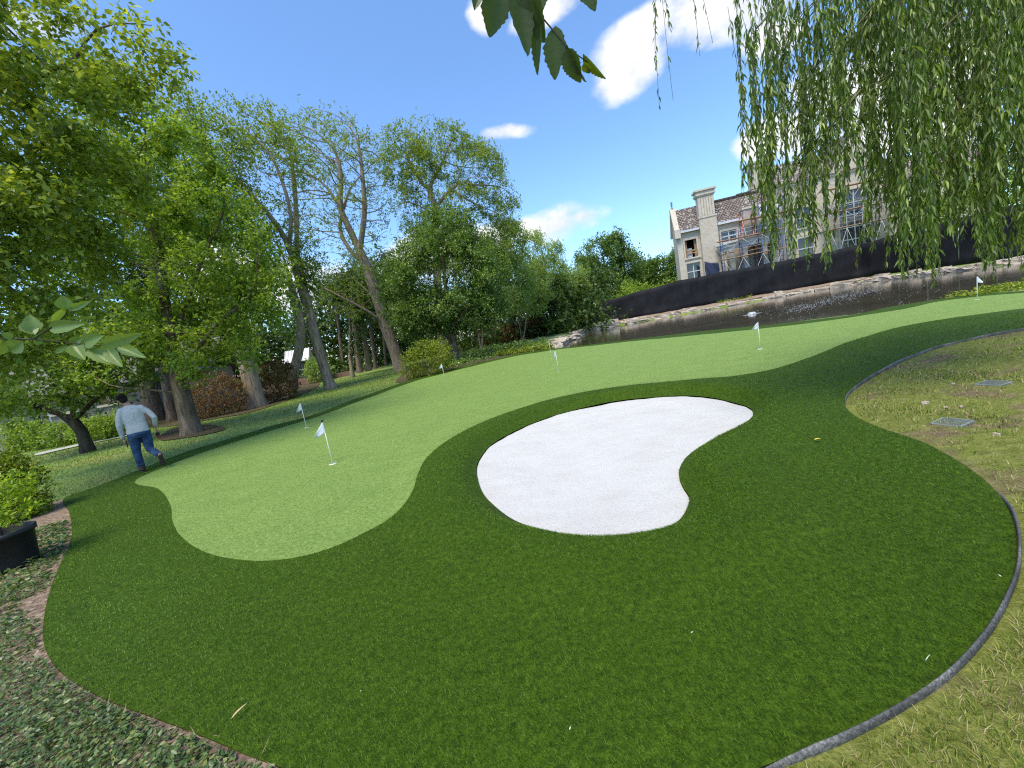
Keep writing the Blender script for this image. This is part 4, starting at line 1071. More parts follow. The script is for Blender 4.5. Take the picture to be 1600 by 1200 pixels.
def roof(r, s0, s1, d0, d1, ze, zr):
    m_ = (d0 + d1) / 2
    r.add([(s0, d0, ze - HZ), (s1, d0, ze - HZ), (s1, m_, zr - HZ), (s0, m_, zr - HZ)], [(0, 1, 2, 3)]); r.add([(s0, d1, ze - HZ), (s1, d1, ze - HZ), (s1, m_, zr - HZ), (s0, m_, zr - HZ)], [(3, 2, 1, 0)])
roof(r, .3, 14.3, -.35, 3.35, 11.7, 15.5); roof(r, 26.9, 40.2, -.35, 10.35, 11.75, 16.1); roof(r, 14.0, 27.2, -.95, 10.6, 14.95, 19.3)
gm = 23.3
r.add([(20.2, -.75, 14.9 - HZ), (gm, -.75, 20.2 - HZ), (gm, 5.5, 20.2 - HZ), (20.2, 5.5, 14.9 - HZ)], [(0, 1, 2, 3)]); r.add([(26.4, -.75, 14.9 - HZ), (gm, -.75, 20.2 - HZ), (gm, 5.5, 20.2 - HZ), (26.4, 5.5, 14.9 - HZ)], [(3, 2, 1, 0)])
roofo = r.build('roof', M_ROOF, house, local=True)
r = hm(); hbox(r, 6.2, 13.9, 1.3, 1.7, 15.4, 15.62); hbox(r, 9.3, 11.2, 1.25, 1.75, 15.55, 15.75); r.build('ridge_tiles', M_MULCH, roofo, local=True)
for q in ((.5, 3.2, -.55, -.1, 11.62, 11.92), (5.8, 9.1, -.55, -.1, 11.62, 11.95)):
    r = hm(); hbox(r, *q); r.build('eave_flashing', M_WRAP, roofo, local=True)
# raised gable coping with finial
g = hm()
for s, e in (((0.1, -.45, 11.6), (0.1, 1.5, 15.75)), ((0.1, 1.5, 15.75), (0.1, 3.4, 11.6))):
    a, b_ = Vector((s[0], s[1], s[2] - HZ)), Vector((e[0], e[1], e[2] - HZ)); g.bar(a, b_, .75, .35)
hbox(g, -.3, .5, -.7, -.1, 10.9, 12.2)
g.build('gable_coping', M_LIME, house, local=True)
g = hm(); g.lathe((0.1, 1.5, 15.7 - HZ), [(.22, 0), (.24, .2), (.12, .3), (.08, .6), (.17, .7), (.08, .82), (.2, 1.0), (.05, 1.2), (.0, 1.35)], 10); g.build('finial', plain('grey_finial', (.2, .19, .18), .8), house, True, local=True)
# corner pilaster and string courses
g = hm(); hbox(g, -.05, .75, -.18, .02, 0, 10.9); g.build('corner_pilaster', M_LIME, house, local=True)
for q in ((.75, 3.25, -.12, .03, 7.4, 7.7), (5.8, 9.2, -.12, .03, 8.6, 8.85), (14.2, 21, -.74, -.57, 7.5, 7.8), (27, 40, -.12, .03, 7.5, 7.8), (14.2, 27, -.78, -.57, 14.7, 15.0)):
    g = hm(); hbox(g, *q); g.build('string_course', M_LIME, house, local=True)
# chimneys
def chimney(s0, s1, d0, d1, zb, z1, z2, z3, parent):
    c = hm(); hbox(c, s0, s1, d0, d1, zb, z1); st = c.build('chimney', M_BRICK, parent, local=True)
    c = hm(); k = (s1 - s0)
    hbox(c, s0 - .08, s1 + .08, d0 - .08, d1 + .08, z1, z1 + .25); hbox(c, s0 + .1, s1 - .1, d0 + .1, d1 - .1, z1 + .25, z2)
    nf = 6
    for i in range(nf): x = s0 + .12 + (k - .24) * (i + .5) / nf; hbox(c, x - k * .055, x + k * .055, d0 - .02, d0 + .098, z1 + .3, z2 - .2)
    hbox(c, s0 - .03, s1 + .03, d0 - .03, d1 + .03, z2, z2 + .18); hbox(c, s0 - .16, s1 + .16, d0 - .16, d1 + .16, z2 + .18, z2 + .4); hbox(c, s0 - .08, s1 + .08, d0 - .08, d1 + .08, z2 + .4, z3 - .25); hbox(c, s0 - .3, s1 + .3, d0 - .3, d1 + .3, z3 - .25, z3)
    c.build('chimney_stack', M_LIME, st, local=True); return st
chimney(3.3, 5.72, -.6, .9, 0, 13.1, 16.2, 17.2, house)
chimney(12.2, 14.0, 3.6, 5.4, 0, 16.4, 19.3, 20.3, house)
# windows
for i, (a, b_, c, e, kind) in enumerate(OPS):
    dd = -.6 if 14.2 < a < 27 else 0.0
    f = hm(); t_ = .22
    hbox(f, a - t_, b_ + t_, dd - .1, dd + .05, e, e + .28); hbox(f, a - t_, a, dd - .1, dd + .05, c, e); hbox(f, b_, b_ + t_, dd - .1, dd + .05, c, e); hbox(f, a - t_ - .1, b_ + t_ + .1, dd - .2, dd + .05, c - .2, c)
    wn = f.build('window', M_LIME, house, local=True)
    if kind == 'open':
        tb = hm(); hbox(tb, a + .1, a + .35, .36, .5, c, e); hbox(tb, b_ - .3, b_, .36, .5, c, e); hbox(tb, a, b_, .36, .5, c + .95, c + 1.1); hbox(tb, a, b_, -.35, -.22, c + .55, c + .68); hbox(tb, a, b_, -.35, -.22, c + 1.0, c + 1.12); tb.build('timber_rail', M_TIMBER, wn, local=True)
        tb = hm(); hbox(tb, a + .3, a + 1.1, .7, .9, c, c + 1.5); tb.build('wrapped_frame', M_WRAP, wn, local=True)
        continue
    gl = hm(); hbox(gl, a, b_, dd + .2, dd + .23, c, e); gl.build('pane', M_GLASS, wn, local=True)
    mu = hm(); nx = 2 if kind == 'pane' else 4; nz = 2 if kind == 'pane' else 5
    for k in range(nx + 1): x = a + (b_ - a) * k / nx; hbox(mu, max(a, x - .06), min(b_, x + .06), dd + .12, dd + .19, c, e)
    for k in range(nz + 1): z = c + (e - c) * k / nz; hbox(mu, a, b_, dd + .105, dd + .195, max(c, z - .055), min(e, z + .055))
    mu.build('frame', M_WHITEP, wn, local=True)
# curved porch: white fascia on stone columns
def arc(mb, z0, z1, R0, R1, rx=1.0, ry=.72, cs=9.4, a0=180, a1=360, n=28, d0=-.9):
    for i in range(n):
        A0, A1 = math.radians(a0 + (a1 - a0) * i / n), math.radians(a0 + (a1 - a0) * (i + 1) / n)
        P = [(cs + math.cos(a) * R * rx, d0 + math.sin(a) * R * ry, z - HZ) for a in (A0, A1) for R in (R0, R1) for z in (z0, z1)]
        mb.add(P, [(0, 1, 5, 4), (2, 6, 7, 3), (1, 3, 7, 5), (0, 4, 6, 2)])
c = hm(); arc(c, 7.45, 7.9, 3.5, 3.9); arc(c, 7.9, 8.35, 3.4, 4.15); arc(c, 8.35, 8.5, 3.4, 4.4); por = c.build('porch_fascia', M_WRAP, house, local=True)
c = hm(); arc(c, 8.28, 8.42, .02, 3.6); c.build('porch_roof', M_GREYSTONE, por, local=True)
for k, an in enumerate((196, 222, 250, 290, 318, 344)):
    a = math.radians(an); c = hm(); x, d = 9.4 + math.cos(a) * 3.65, -.9 + math.sin(a) * 3.65 * .72
    hbox(c, x - .28, x + .28, d - .28, d + .28, 0, 7.1); hbox(c, x - .36, x + .36, d - .36, d + .36, 7.1, 7.45); c.build('porch_column', M_LIME, house, local=True)
# scaffolds in front of the facade
M_SBLUE = plain('blue_scaffold', (.03, .055, .17), .5, .2); M_SRED = plain('red_scaffold', (.34, .06, .04), .5, .2); M_PLANK = plain('scaffold_plank', (.40, .25, .15), .85, var=.25, scale=4)
def scaffold(name, label, s0, s1, bays, d0, d1, levels, mat, ztop):
    e = empty(name, tuple((Matrix.Rotation(HA, 3, 'Z') @ Vector((s0, d0, 0))) + Vector((29.4, 62, HZ))), label, 'scaffold', 'scaffolds on the house front', HA)
    for i in range(bays + 1):
        s = (s1 - s0) * i / bays; f = MB()
        for d in (0, d1 - d0): f.tube([(s, d, 0), (s, d, ztop - HZ)], .045, 6)
        z = .4
        while z < ztop - HZ: f.tube([(s, 0, z), (s, d1 - d0, z)], .035, 5); z += .55
        f.build('frame', mat, e, True, local=True)
    f = MB()
    for i in range(bays):
        a, b_ = (s1 - s0) * i / bays, (s1 - s0) * (i + 1) / bays
        for j, z in enumerate([0.3] + [l - HZ for l in levels][:-1] if len(levels) > 1 else [0.3]):
            zt = ([l - HZ for l in levels] + [ztop - HZ])[j]
            f.tube([(a, -.02, z + .2), (b_, -.02, zt - .2)], .025, 5); f.tube([(b_, -.04, z + .2), (a, -.04, zt - .2)], .025, 5)
    f.build('brace', M_STEEL, e, True, local=True)
    for l in levels:
        p = MB(); p.box(((s1 - s0) / 2, (d1 - d0) / 2, l - HZ), (s1 - s0 + .9, d1 - d0 + .1, .08)); p.build('plank', M_PLANK, e, local=True)
        p = MB(); 
        for k in (.55, 1.05): p.tube([(-.3, .06, l - HZ + k), (s1 - s0 + .3, .06, l - HZ + k)], .03, 5)
        p.build('guard_rail', M_STEEL if l > 8 else M_PLANK, e, True, local=True)
    return e
scaffold('scaffold', 'blue scaffold with two plank decks round the curved porch', 4.9, 12.3, 3, -5.0, -3.9, [6.1, 8.7], M_SBLUE, 9.9)
scaffold('scaffold', 'red scaffold tower standing against the grey stone bay', 8.5, 10.1, 1, -2.4, -1.3, [11.3], M_SRED, 12.4)
scaffold('scaffold', 'tall blue scaffold reaching the roof right of the red tower', 10.6, 14.2, 2, -2.6, -1.4, [11.2], M_SBLUE, 13.6)
scaffold('scaffold', 'steel scaffold with pale decks across the tall gridded window', 19.0, 27, 4, -2.8, -1.8, [7.4, 9.6, 12.7], plain('steel_scaffold', (.30, .28, .26), .5, .4), 13.8)
def houseP(s, d, z): return np.array((Matrix.Rotation(HA, 3, 'Z') @ Vector((s, d, 0)))) + np.array([29.4, 62, z])
# tarps and dark bundle on the decks
def cloth(name, s, d, z, wx, wz, mat, label, cat):
    V = []; T = []; nx, nz = 10, 8
    for i in range(nx + 1):
        for j in range(nz + 1):
            a, b_ = i / nx, j / nz
            V.append(houseP(s + wx * a, d + .16 * math.sin(a * 9 + b_ * 4) - .25 * (1 - b_), z + wz * b_ * (1 - .25 * a) - .12 * math.sin(a * math.pi) * b_))
    for i in range(nx):
        for j in range(nz): T.append((i * (nz + 1) + j, (i + 1) * (nz + 1) + j, (i + 1) * (nz + 1) + j + 1, i * (nz + 1) + j + 1))
    o = mk(name, V, T, mat, None, True); m = o.modifiers.new('t', 'SOLIDIFY'); m.thickness = .02
    return tag(o, label, cat)
cloth('tarpaulin', 10.6, -2.9, 11.35, 2.6, 1.3, M_WRAP, 'pale tarpaulin slumped on the upper scaffold deck', 'tarpaulin')
cloth('debris_sheet', 3.0, -2.2, 4.4, 1.9, 2.2, plain('navy_sheet', (.02, .03, .07), .8, var=.3), 'dark blue sheet hanging beside the lower left window of the house', 'sheet')
mb = MB(); c = houseP(10.9, -3.2, 8.75); mb.ell(c + (0, 0, .95), (.5, .4, .8)); mb.ell(c + (.12, 0, 1.75), (.35, .3, .35)); tag(mb.build('wrapped_bundle', plain('dark_wrap', (.03, .03, .04), .8, bump=.3), None, True), 'dark wrapped bundle standing on the porch scaffold deck', 'bundle')
mb = MB(); mb.lathe(houseP(10.5, -4.4, 8.74), [(0, 0), (.2, 0), (.24, .5), (.25, .62), (.22, .62), (0, .6)], 14); tag(mb.build('bucket', M_WHITEP, None, True), 'white bucket on the scaffold deck beside the dark bundle', 'bucket')
# ------------------------------------------------------------------ stone house, bench, chair and path on the left
def px_g(px, Y): c = at(px, 600, Y); return np.array([c[0], c[1], float(land_h(np.array([[c[0], c[1]]]))[0])])
M_CREAM = brick_mat('cream_stone', (.40, .35, .29), (.27, .235, .20), (.26, .235, .21), 1, .42, .16)
M_SHINGLE = plain('grey_shingle', (.15, .14, .135), .9, var=.3, scale=5, bump=.4)
hA = px_g(-60, 21.5); hB = px_g(235, 24.5); dx = hB - hA; ang = math.atan2(dx[1], dx[0]); Lh = float(np.hypot(dx[0], dx[1]))
cot = empty('stone_house', hA, 'low cream stone house with a grey shingle roof half hidden by trees on the left', 'house', rz=ang)
w = MB(); ops = [(2.2, 3.4, .5, 2.2), (5.0, 6.3, 0.0, 2.3), (8.0, 9.6, .6, 2.2)]
xs = [0, 2.2, 3.4, 5.0, 6.3, 8.0, 9.6, Lh + 3]
for i in range(len(xs) - 1):
    z0, z1 = (0, 2.9)
    o = [q for q in ops if q[0] == xs[i]]
    if o:
        if o[0][2] > 0: w.box(((xs[i] + xs[i + 1]) / 2, .2, o[0][2] / 2), (xs[i + 1] - xs[i], .4, o[0][2]))
        w.box(((xs[i] + xs[i + 1]) / 2, .2, (o[0][3] + 2.9) / 2), (xs[i + 1] - xs[i], .4, 2.9 - o[0][3]))
    else: w.box(((xs[i] + xs[i + 1]) / 2, .2, 1.45), (xs[i + 1] - xs[i], .4, 2.9))
w.box((.2, 3.2, 1.45), (.4, 5.6, 2.9)); w.box((Lh + 2.8, 3.2, 1.45), (.4, 5.6, 2.9)); w.box((Lh / 2 + 1.5, 6.2, 1.45), (Lh + 3, .4, 2.9))
w.build('wall', M_CREAM, cot, local=True)
for a, b_, c, e in ops:
    f = MB(); f.box(((a + b_) / 2, .3, (c + e) / 2), (b_ - a, .03, e - c)); n_ = 'window' if c > 0 else 'door'
    wn = f.build(n_, M_GLASS if c > 0 else M_TIMBER, cot, local=True)
    f = MB()
    for x in (a + .04, (a + b_) / 2, b_ - .04): f.box((x, .2, (c + e) / 2), (.08, .1, e - c))
    for z in (c + .04, e - .04): f.box(((a + b_) / 2, .21, z), (b_ - a - .17, .09, .08))
    f.build('frame', M_WHITEP, wn, local=True)
r = MB(); r.add([(-.5, -.6, 2.75), (Lh + 3.5, -.6, 2.75), (Lh + 3.5, 3.2, 5.0), (-.5, 3.2, 5.0)], [(0, 1, 2, 3)]); r.add([(-.5, 7, 2.75), (Lh + 3.5, 7, 2.75), (Lh + 3.5, 3.2, 5.0), (-.5, 3.2, 5.0)], [(3, 2, 1, 0)])
ro = r.build('roof', M_SHINGLE, cot, local=True); ro.modifiers.new('t', 'SOLIDIFY').thickness = .18
for px_, Y_, lab in ((92, 20.0, 'pale stone garden pier left of the small dark tree'), (172, 20.0, 'pale stone garden pier just left of the man')):
    p = px_g(px_, Y_); e = empty('stone_pier', p, lab, 'pier', 'stone piers before the house', ang)
    m_ = MB(); m_.box((0, 0, .75), (1.0, .7, 1.5)); m_.build('shaft', M_CREAM, e, local=True)
    m_ = MB(); m_.box((0, 0, 1.56), (1.16, .86, .12)); m_.build('capstone', M_LIME, e, local=True)
p = px_g(80, 19.5); e = empty('stone_bench', p, 'low grey stone bench on the lawn edge left of the small tree', 'bench', rz=ang + .2)
m_ = MB(); m_.box((0, 0, .40), (1.0, .4, .10)); m_.build('seat', M_LIME, e, local=True)
for s in (-.36, .36): m_ = MB(); m_.box((s, 0, .175), (.22, .4, .35)); m_.build('leg', M_LIME, e, local=True)
p = px_g(42, 21.0); e = empty('garden_chair', p, 'white garden chair with a blue cushion by the stone house', 'chair', rz=ang - .3)
m_ = MB(); m_.box((0, 0, .42), (.55, .5, .05)); m_.build('seat', M_WHITEP, e, local=True)
m_ = MB()
for k in range(5): m_.box((-.22 + k * .11, .24, .72), (.06, .03, .55))
m_.box((0, .24, 1.0), (.55, .04, .06)); m_.build('backrest', M_WHITEP, e, local=True)
for sx in (-.25, .25):
    for sy in (-.22, .22): m_ = MB(); m_.box((sx, sy, .2), (.05, .05, .39)); m_.build('leg', M_WHITEP, e, local=True)
m_ = MB(); m_.box((0, -.02, .48), (.5, .46, .07)); m_.box((-.02, .19, .72), (.46, .07, .42)); m_.build('cushion', plain('blue_cloth', (.04, .13, .3), .8), e, local=True)
M_CONC = plain('concrete', (.38, .365, .34), .9, var=.12, scale=2, bump=.2)
PW = spline(np.array([px_g(x, y)[:2] for x, y in [(20, 16.4), (70, 16.9), (130, 17.4), (175, 17.6), (175, 18.2), (130, 18.1), (70, 17.7), (20, 17.2)]]), n=4)
tag(sheet('garden_path', PW, [], .5, lambda q: land_h(q) + .045, M_CONC), 'narrow pale concrete path before the stone house', 'path', kind='structure')

# pavilion
p = px_g(478, 40.0); pav = empty('garden_pavilion', p, 'small garden pavilion with a white ribbed roof and dark posts beyond the lawn', 'pavilion', rz=.25)
M_WROOF = plain('white_metal_roof', (.72, .73, .74), .45, var=.06); M_BLUEG = plain('blue_grey_post', (.06, .08, .10), .6)
m_ = MB()
m_.add([(-1.15, -1.3, 2.3), (1.15, -1.3, 2.3), (1.15, 0, 3.5), (-1.15, 0, 3.5)], [(0, 1, 2, 3)]); m_.add([(-1.15, 1.3, 2.3), (1.15, 1.3, 2.3), (1.15, 0, 3.5), (-1.15, 0, 3.5)], [(3, 2, 1, 0)])
rf = m_.build('roof', M_WROOF, pav, local=True); rf.modifiers.new('t', 'SOLIDIFY').thickness = .08
m_ = MB()
for k in range(9):
    x = -1.1 + k * .275; m_.bar((x, -1.3, 2.34), (x, 0, 3.54), .05, .06)
m_.build('rib', plain('roof_rib', (.5, .51, .52), .5), rf, local=True)
for sx in (-1.0, -.34, .34, 1.0):
    for sy in (-1.1, 1.1): m_ = MB(); m_.box((sx, sy, 1.2), (.12, .12, 2.3)); m_.build('post', M_BLUEG, pav, local=True)
m_ = MB()
for sy in (-1.1, 1.1):
    for z in (1.35, 1.75, 2.15): m_.box((0, sy + .07, z), (1.95, .04, .05))
m_.build('railing', M_BLUEG, pav, local=True)
m_ = MB(); m_.box((0, 0, .28), (2.5, 2.7, .55)); m_.build('brick_base', brick_mat('red_brick', (.30, .11, .07), (.22, .08, .05), (.3, .26, .22), 1, .3, .1), pav, local=True)
p = px_g(515, 38.5); m_ = MB(); m_.box((p[0], p[1], p[2] + .22), (4.6, .4, .45), rz=.25); tag(m_.build('brick_wall', bpy.data.materials['red_brick'], None), 'low red brick wall beside the garden pavilion', 'wall')

# ------------------------------------------------------------------ pin flags
M_POLE = plain('white_fibreglass', (.80, .82, .74), .35, var=.03); M_BLACK = plain('black_cap', (.012, .012, .013), .45)
def flag_mat():
    t = NT('white_flag_cloth'); n = t.noise(40, 2, .5, t.coord('Object'))
    col = t.ramp(n, [(.3, (.70, .72, .78)), (.7, (.78, .80, .85))])
    d = t.bsdf(col, .8, spec=.2); tr = t.n.new('ShaderNodeBsdfTranslucent'); t.ln(col, tr.inputs['Color'])
    ms = t.n.new('ShaderNodeMixShader'); ms.inputs[0].default_value = .25; t.ln(d, ms.inputs[1]); t.ln(tr.outputs[0], ms.inputs[2]); return t.done(ms.outputs[0])
M_FLAG = flag_mat()
def pin_flag(px, py, az, length, drop, fold, lab, H=.715, hoist=.17):
    p = ground_at(px, py, 0.0); e = empty('pin_flag', p, lab, 'golf flag', 'pin flags on the putting green')
    m_ = MB(); m_.tube([(0, 0, -.1), (0, 0, H * .5), (0, 0, H)], [.0075, .0068, .006], 10); m_.build('pole', M_POLE, e, True, local=True)
    m_ = MB(); m_.lathe((0, 0, H - .015), [(0, 0), (.010, 0), (.013, .012), (.020, .026), (.019, .032), (0, .034)], 14); m_.build('cap', M_BLACK, e, True, local=True)
    m_ = MB(); m_.lathe((0, 0, .0), [(.054, -.09), (.054, .003), (.0505, .004), (.0505, -.01)], 24); cup = m_.build('cup', M_POLE, e, True, local=True)
    m_ = MB(); m_.lathe((0, 0, -.05), [(.050, .051), (.049, 0), (0, 0)], 24); m_.build('cup_floor', M_BLACK, cup, local=True)
    m_ = MB(); m_.lathe((0, 0, H - .015 - hoist), [(.0085, 0), (.0085, hoist)], 10); m_.build('sleeve', M_FLAG, e, True, local=True)
    nu, nv = 12, 8; V = []; T = []
    for i in range(nu + 1):
        u = i / nu
        for j in range(nv + 1):
            v = j / nv
            a = az + fold * math.sin(u * 3.4 + v * 1.6) * u
            r = .008 + length * u * (1 - .06 * math.sin(v * 3))
            wobble = .018 * fold * math.sin(v * 7 + u * 4) * u
            z = H - .02 - hoist * v * (1 - u) - drop * u - .02 * u * (1 - u) * 4 * v
            V.append((r * math.cos(a) - math.sin(a) * wobble, r * math.sin(a) + math.cos(a) * wobble, z))
    n1 = nv + 1
    for i in range(nu):
        for j in range(nv): T.append((i * n1 + j, (i + 1) * n1 + j, (i + 1) * n1 + j + 1, i * n1 + j + 1))
    o = mk('flag', V, T, M_FLAG, e, True, local=True); m = o.modifiers.new('t', 'SOLIDIFY'); m.thickness = .0015
    return e
pin_flag(520, 724, math.radians(178), .20, .235, .25, 'white pin flag standing nearest the camera, its pennant hanging left')
pin_flag(479, 668, math.radians(200), .15, .24, .5, 'white pin flag close to the left lawn edge, second nearest the man')
pin_flag(695, 592, math.radians(170), .19, .20, .7, 'white pin flag at the back edge of the green before the clipped shrub')
pin_flag(873, 580, math.radians(185), .13, .25, .5, 'white pin flag in the middle of the back of the green before the pond stones')
pin_flag(1188, 545, math.radians(138), .16, .19, .5, 'white pin flag in front of the floating fountain')
pin_flag(1527, 468, math.radians(-48), .12, .2, .5, 'white pin flag farthest right under the hanging willow')
pin_flag(862, 560, math.radians(95), .09, .2, .3, 'farthest white pin flag, seen as a bare pole beside the shore stones', H=.8)

# ------------------------------------------------------------------ the walking man
mp = ground_at(222, 738, 0.0); mp[2] = 0.0
man = empty('person', mp, 'man in a grey long sleeved top and blue jeans walking away across the lawn', 'person', rz=math.radians(44.7))
M_SKIN = plain('skin', (.36, .19, .125), .55, var=.06, scale=12); M_HAIR = plain('black_hair', (.010, .006, .005), .7, var=.3, scale=60, bump=.6, spec=.15)
def knit_mat():
    t = NT('grey_knit'); p = t.coord('Object'); n = t.noise(7, 3, .55, t.mapping(p, (1.6, 1, .8), (0, .5, 0)), .8); f = t.noise(60, 3, .6, p)
    col = t.ramp(f, [(.3, (.40, .40, .39)), (.7, (.47, .47, .46))])
    return t.done(t.bsdf(col, .9, spec=.1, normal=t.bump(n, .55, .05)))
M_SHIRT = knit_mat(); M_BOOT = plain('brown_leather', (.06, .03, .016), .6, var=.2, scale=20); M_SOLE = plain('boot_sole', (.04, .028, .02), .8)
def jean_mat():
    t = NT('blue_denim'); n = t.noise(6, 4, .6, t.coord('Object')); f = t.noise(120, 2, .6, t.coord('Object'))
    col = t.ramp(t.math('ADD', t.math('MULTIPLY', n, .75), t.math('MULTIPLY', f, .25)), [(.35, (.012, .026, .062)), (.55, (.035, .07, .14)), (.72, (.10, .16, .24))])
    return t.done(t.bsdf(col, .85, spec=.15, normal=t.bump(n, .5, .03)))
M_JEAN = jean_mat()
def limb(mb, pts, rad, n=14):
    mb.tube(pts, rad, n); mb.ell(pts[0], (rad[0],) * 3, nu=12, nv=8); mb.ell(pts[-1], (rad[-1],) * 3, nu=12, nv=8)
def rings(mb, R, n=20):
    """R: (x, y, z, half width, half depth) from low to high"""
    b0 = len(mb.V)
    for x, y, z, a, d in R:
        for k in range(n):
            t = 2 * math.pi * k / n; mb.V.append((x + a * math.copysign(abs(math.cos(t)) ** .85, math.cos(t)), y + d * math.copysign(abs(math.sin(t)) ** .85, math.sin(t)), z))
    for i in range(len(R) - 1):
        for k in range(n): mb.F.append((b0 + i * n + k, b0 + i * n + (k + 1) % n, b0 + (i + 1) * n + (k + 1) % n, b0 + (i + 1) * n + k))
    mb.F.append(tuple(b0 + k for k in range(n))[::-1]); mb.F.append(tuple(b0 + (len(R) - 1) * n + k for k in range(n)))
J = dict(lsh=(-.012, .02, 1.395), lel=(-.115, -.015, 1.09), lwr=(-.115, .05, .80), rsh=(.283, .02, 1.39), rel=(.455, -.06, 1.12), rwr=(.425, .07, .91),
         lhip=(.055, .0, .87), lkn=(.02, .035, .47), lan=(.02, -.02, .10), rhip=(.23, .0, .87), rkn=(.235, -.06, .46), ran=(.345, -.42, .33))
def body_parts(mb, k=0.0):
    rings(mb, [(.14, 0, .80, .15 + k, .11 + k), (.14, 0, .88, .172 + k, .125 + k), (.14, .0, .97, .165 + k, .115 + k), (.138, .015, 1.08, .16 + k, .11 + k), (.136, .03, 1.20, .178 + k, .12 + k), (.135, .035, 1.32, .172 + k, .118 + k), (.134, .035, 1.40, .155 + k, .095 + k), (.13, .04, 1.455, .105 + k, .07 + k), (.125, .045, 1.49, .062 + k, .06 + k)])
mb = MB(); body_parts(mb, -.012)
limb(mb, [(.125, .045, 1.46), (.10, .07, 1.53), (.075, .09, 1.57)], [.062, .056, .056])
HM = Matrix.Rotation(math.radians(16), 3, 'Y') @ Matrix.Rotation(math.radians(-14), 3, 'X')
hc = Vector((.055, .105, 1.635)); HM = Matrix.Rotation(math.radians(-10), 3, 'Y') @ Matrix.Rotation(math.radians(-16), 3, 'X') @ Matrix.Rotation(math.radians(12), 3, 'Z')
def hp(v): return tuple(hc + HM @ Vector(v))
mb.ell(hc, (.076, .095, .112), HM, 18, 14); mb.ell(hp((0, .045, -.065)), (.055, .055, .05), HM)
mb.ell(hp((0, .10, -.012)), (.013, .022, .02), HM, 10, 7)          # nose
for s in (-1, 1):
    mb.ell(hp((s * .079, -.005, -.008)), (.012, .02, .032), HM, 10, 7)   # ears
    mb.ell(hp((s * .030, .083, .018)), (.018, .012, .012), HM, 10, 7)  # brow and eye ridge
mb.ell(hp((0, .092, -.052)), (.022, .01, .008), HM, 10, 6)        # lips
limb(mb, [J['lsh'], J['lel'], J['lwr']], [.052, .042, .028]); limb(mb, [J['rsh'], J['rel'], J['rwr']], [.052, .042, .028])
limb(mb, [J['lhip'], J['lkn'], J['lan']], [.085, .056, .038]); limb(mb, [J['rhip'], J['rkn'], J['ran']], [.085, .056, .038])
limb(mb, [(.02, -.02, .06), (.02, .08, .05), (.02, .16, .045)], [.04, .038, .032]); limb(mb, [(.345, -.43, .30), (.355, -.40, .19), (.36, -.37, .12)], [.038, .038, .032])
def hand(mb, w, direc, palmn, side, curl):
    w = Vector(w); d = Vector(direc).normalized(); s = Vector(palmn).normalized(); a = d.cross(s).normalized() * side   # a points to the thumb side
    M = Matrix((a, s, d)).transposed()
    mb.ell(w + d * .05, (.040, .018, .052), M, 12, 8)
    for i, (off, L) in enumerate(((.028, .075), (.010, .084), (-.009, .078), (-.027, .060))):
        p0 = w + d * .085 + a * off; pts = [p0]; dd = d.copy()
        for k in range(3):
            dd = (Matrix.Rotation(curl[i] * (k + 1) * .5, 3, a) @ d).normalized(); pts.append(pts[-1] + dd * L / 3)
        mb.tube(pts, [.0095, .009, .0085, .007], 8); mb.ell(pts[-1], (.007,) * 3, nu=8, nv=6)
    p0 = w + d * .025 + a * .034; p1 = p0 + (d * .6 + a * .7).normalized() * .035; p2 = p1 + (d * .9 + a * .15 + s * .4).normalized() * .032
    mb.tube([p0 - a * .012, p0, p1, p2], [.012, .012, .010, .008], 8); mb.ell(p2, (.008,) * 3, nu=8, nv=6)
hand(mb, J['lwr'], (.02, .12, -1), (1, .1, .05), 1, (.75, .8, .85, .9)); hand(mb, J['rwr'], (.05, .35, -.9), (-1, .1, -.05), -1, (.55, .75, .8, .85))
remeshed(mb, 'body', M_SKIN, man, .0065, 2)
mb = MB(); body_parts(mb, .016)
mb.V = [v for v in mb.V]; 
limb(mb, [J['lsh'], (-.085, 0, 1.25), J['lel'], (-.117, .02, .95), (-.115, .042, .835)], [.072, .060, .054, .046, .042]); limb(mb, [J['rsh'], (.395, -.02, 1.26), J['rel'], (.442, 0, 1.02), (.43, .05, .945)], [.072, .060, .054, .046, .042])
rings(mb, [(.14, 0, .86, .186, .138), (.14, 0, .90, .192, .142), (.14, 0, .96, .184, .134)])
V2 = [(x, y, max(z, .855)) if (x > -.02 and x < .31) else (x, y, z) for x, y, z in mb.V]; mb.V = V2
remeshed(mb, 'shirt', M_SHIRT, man, .011, 9)
mb = MB(); rings(mb, [(.14, 0, .76, .165, .125), (.14, -.005, .84, .186, .145), (.14, 0, .925, .178, .132)])
limb(mb, [J['lhip'], (.04, .015, .68), J['lkn'], (.02, .015, .28), (.02, -.012, .085)], [.108, .095, .076, .066, .060]); limb(mb, [J['rhip'], (.235, -.02, .67), J['rkn'], (.285, -.235, .40), (.335, -.39, .335)], [.108, .095, .076, .068, .062])
for q in ((.02, .0, .12), (.018, -.01, .17), (.02, .03, .43)): mb.ell(q, (.072, .07, .02))
remeshed(mb, 'jeans', M_JEAN, man, .011, 2)
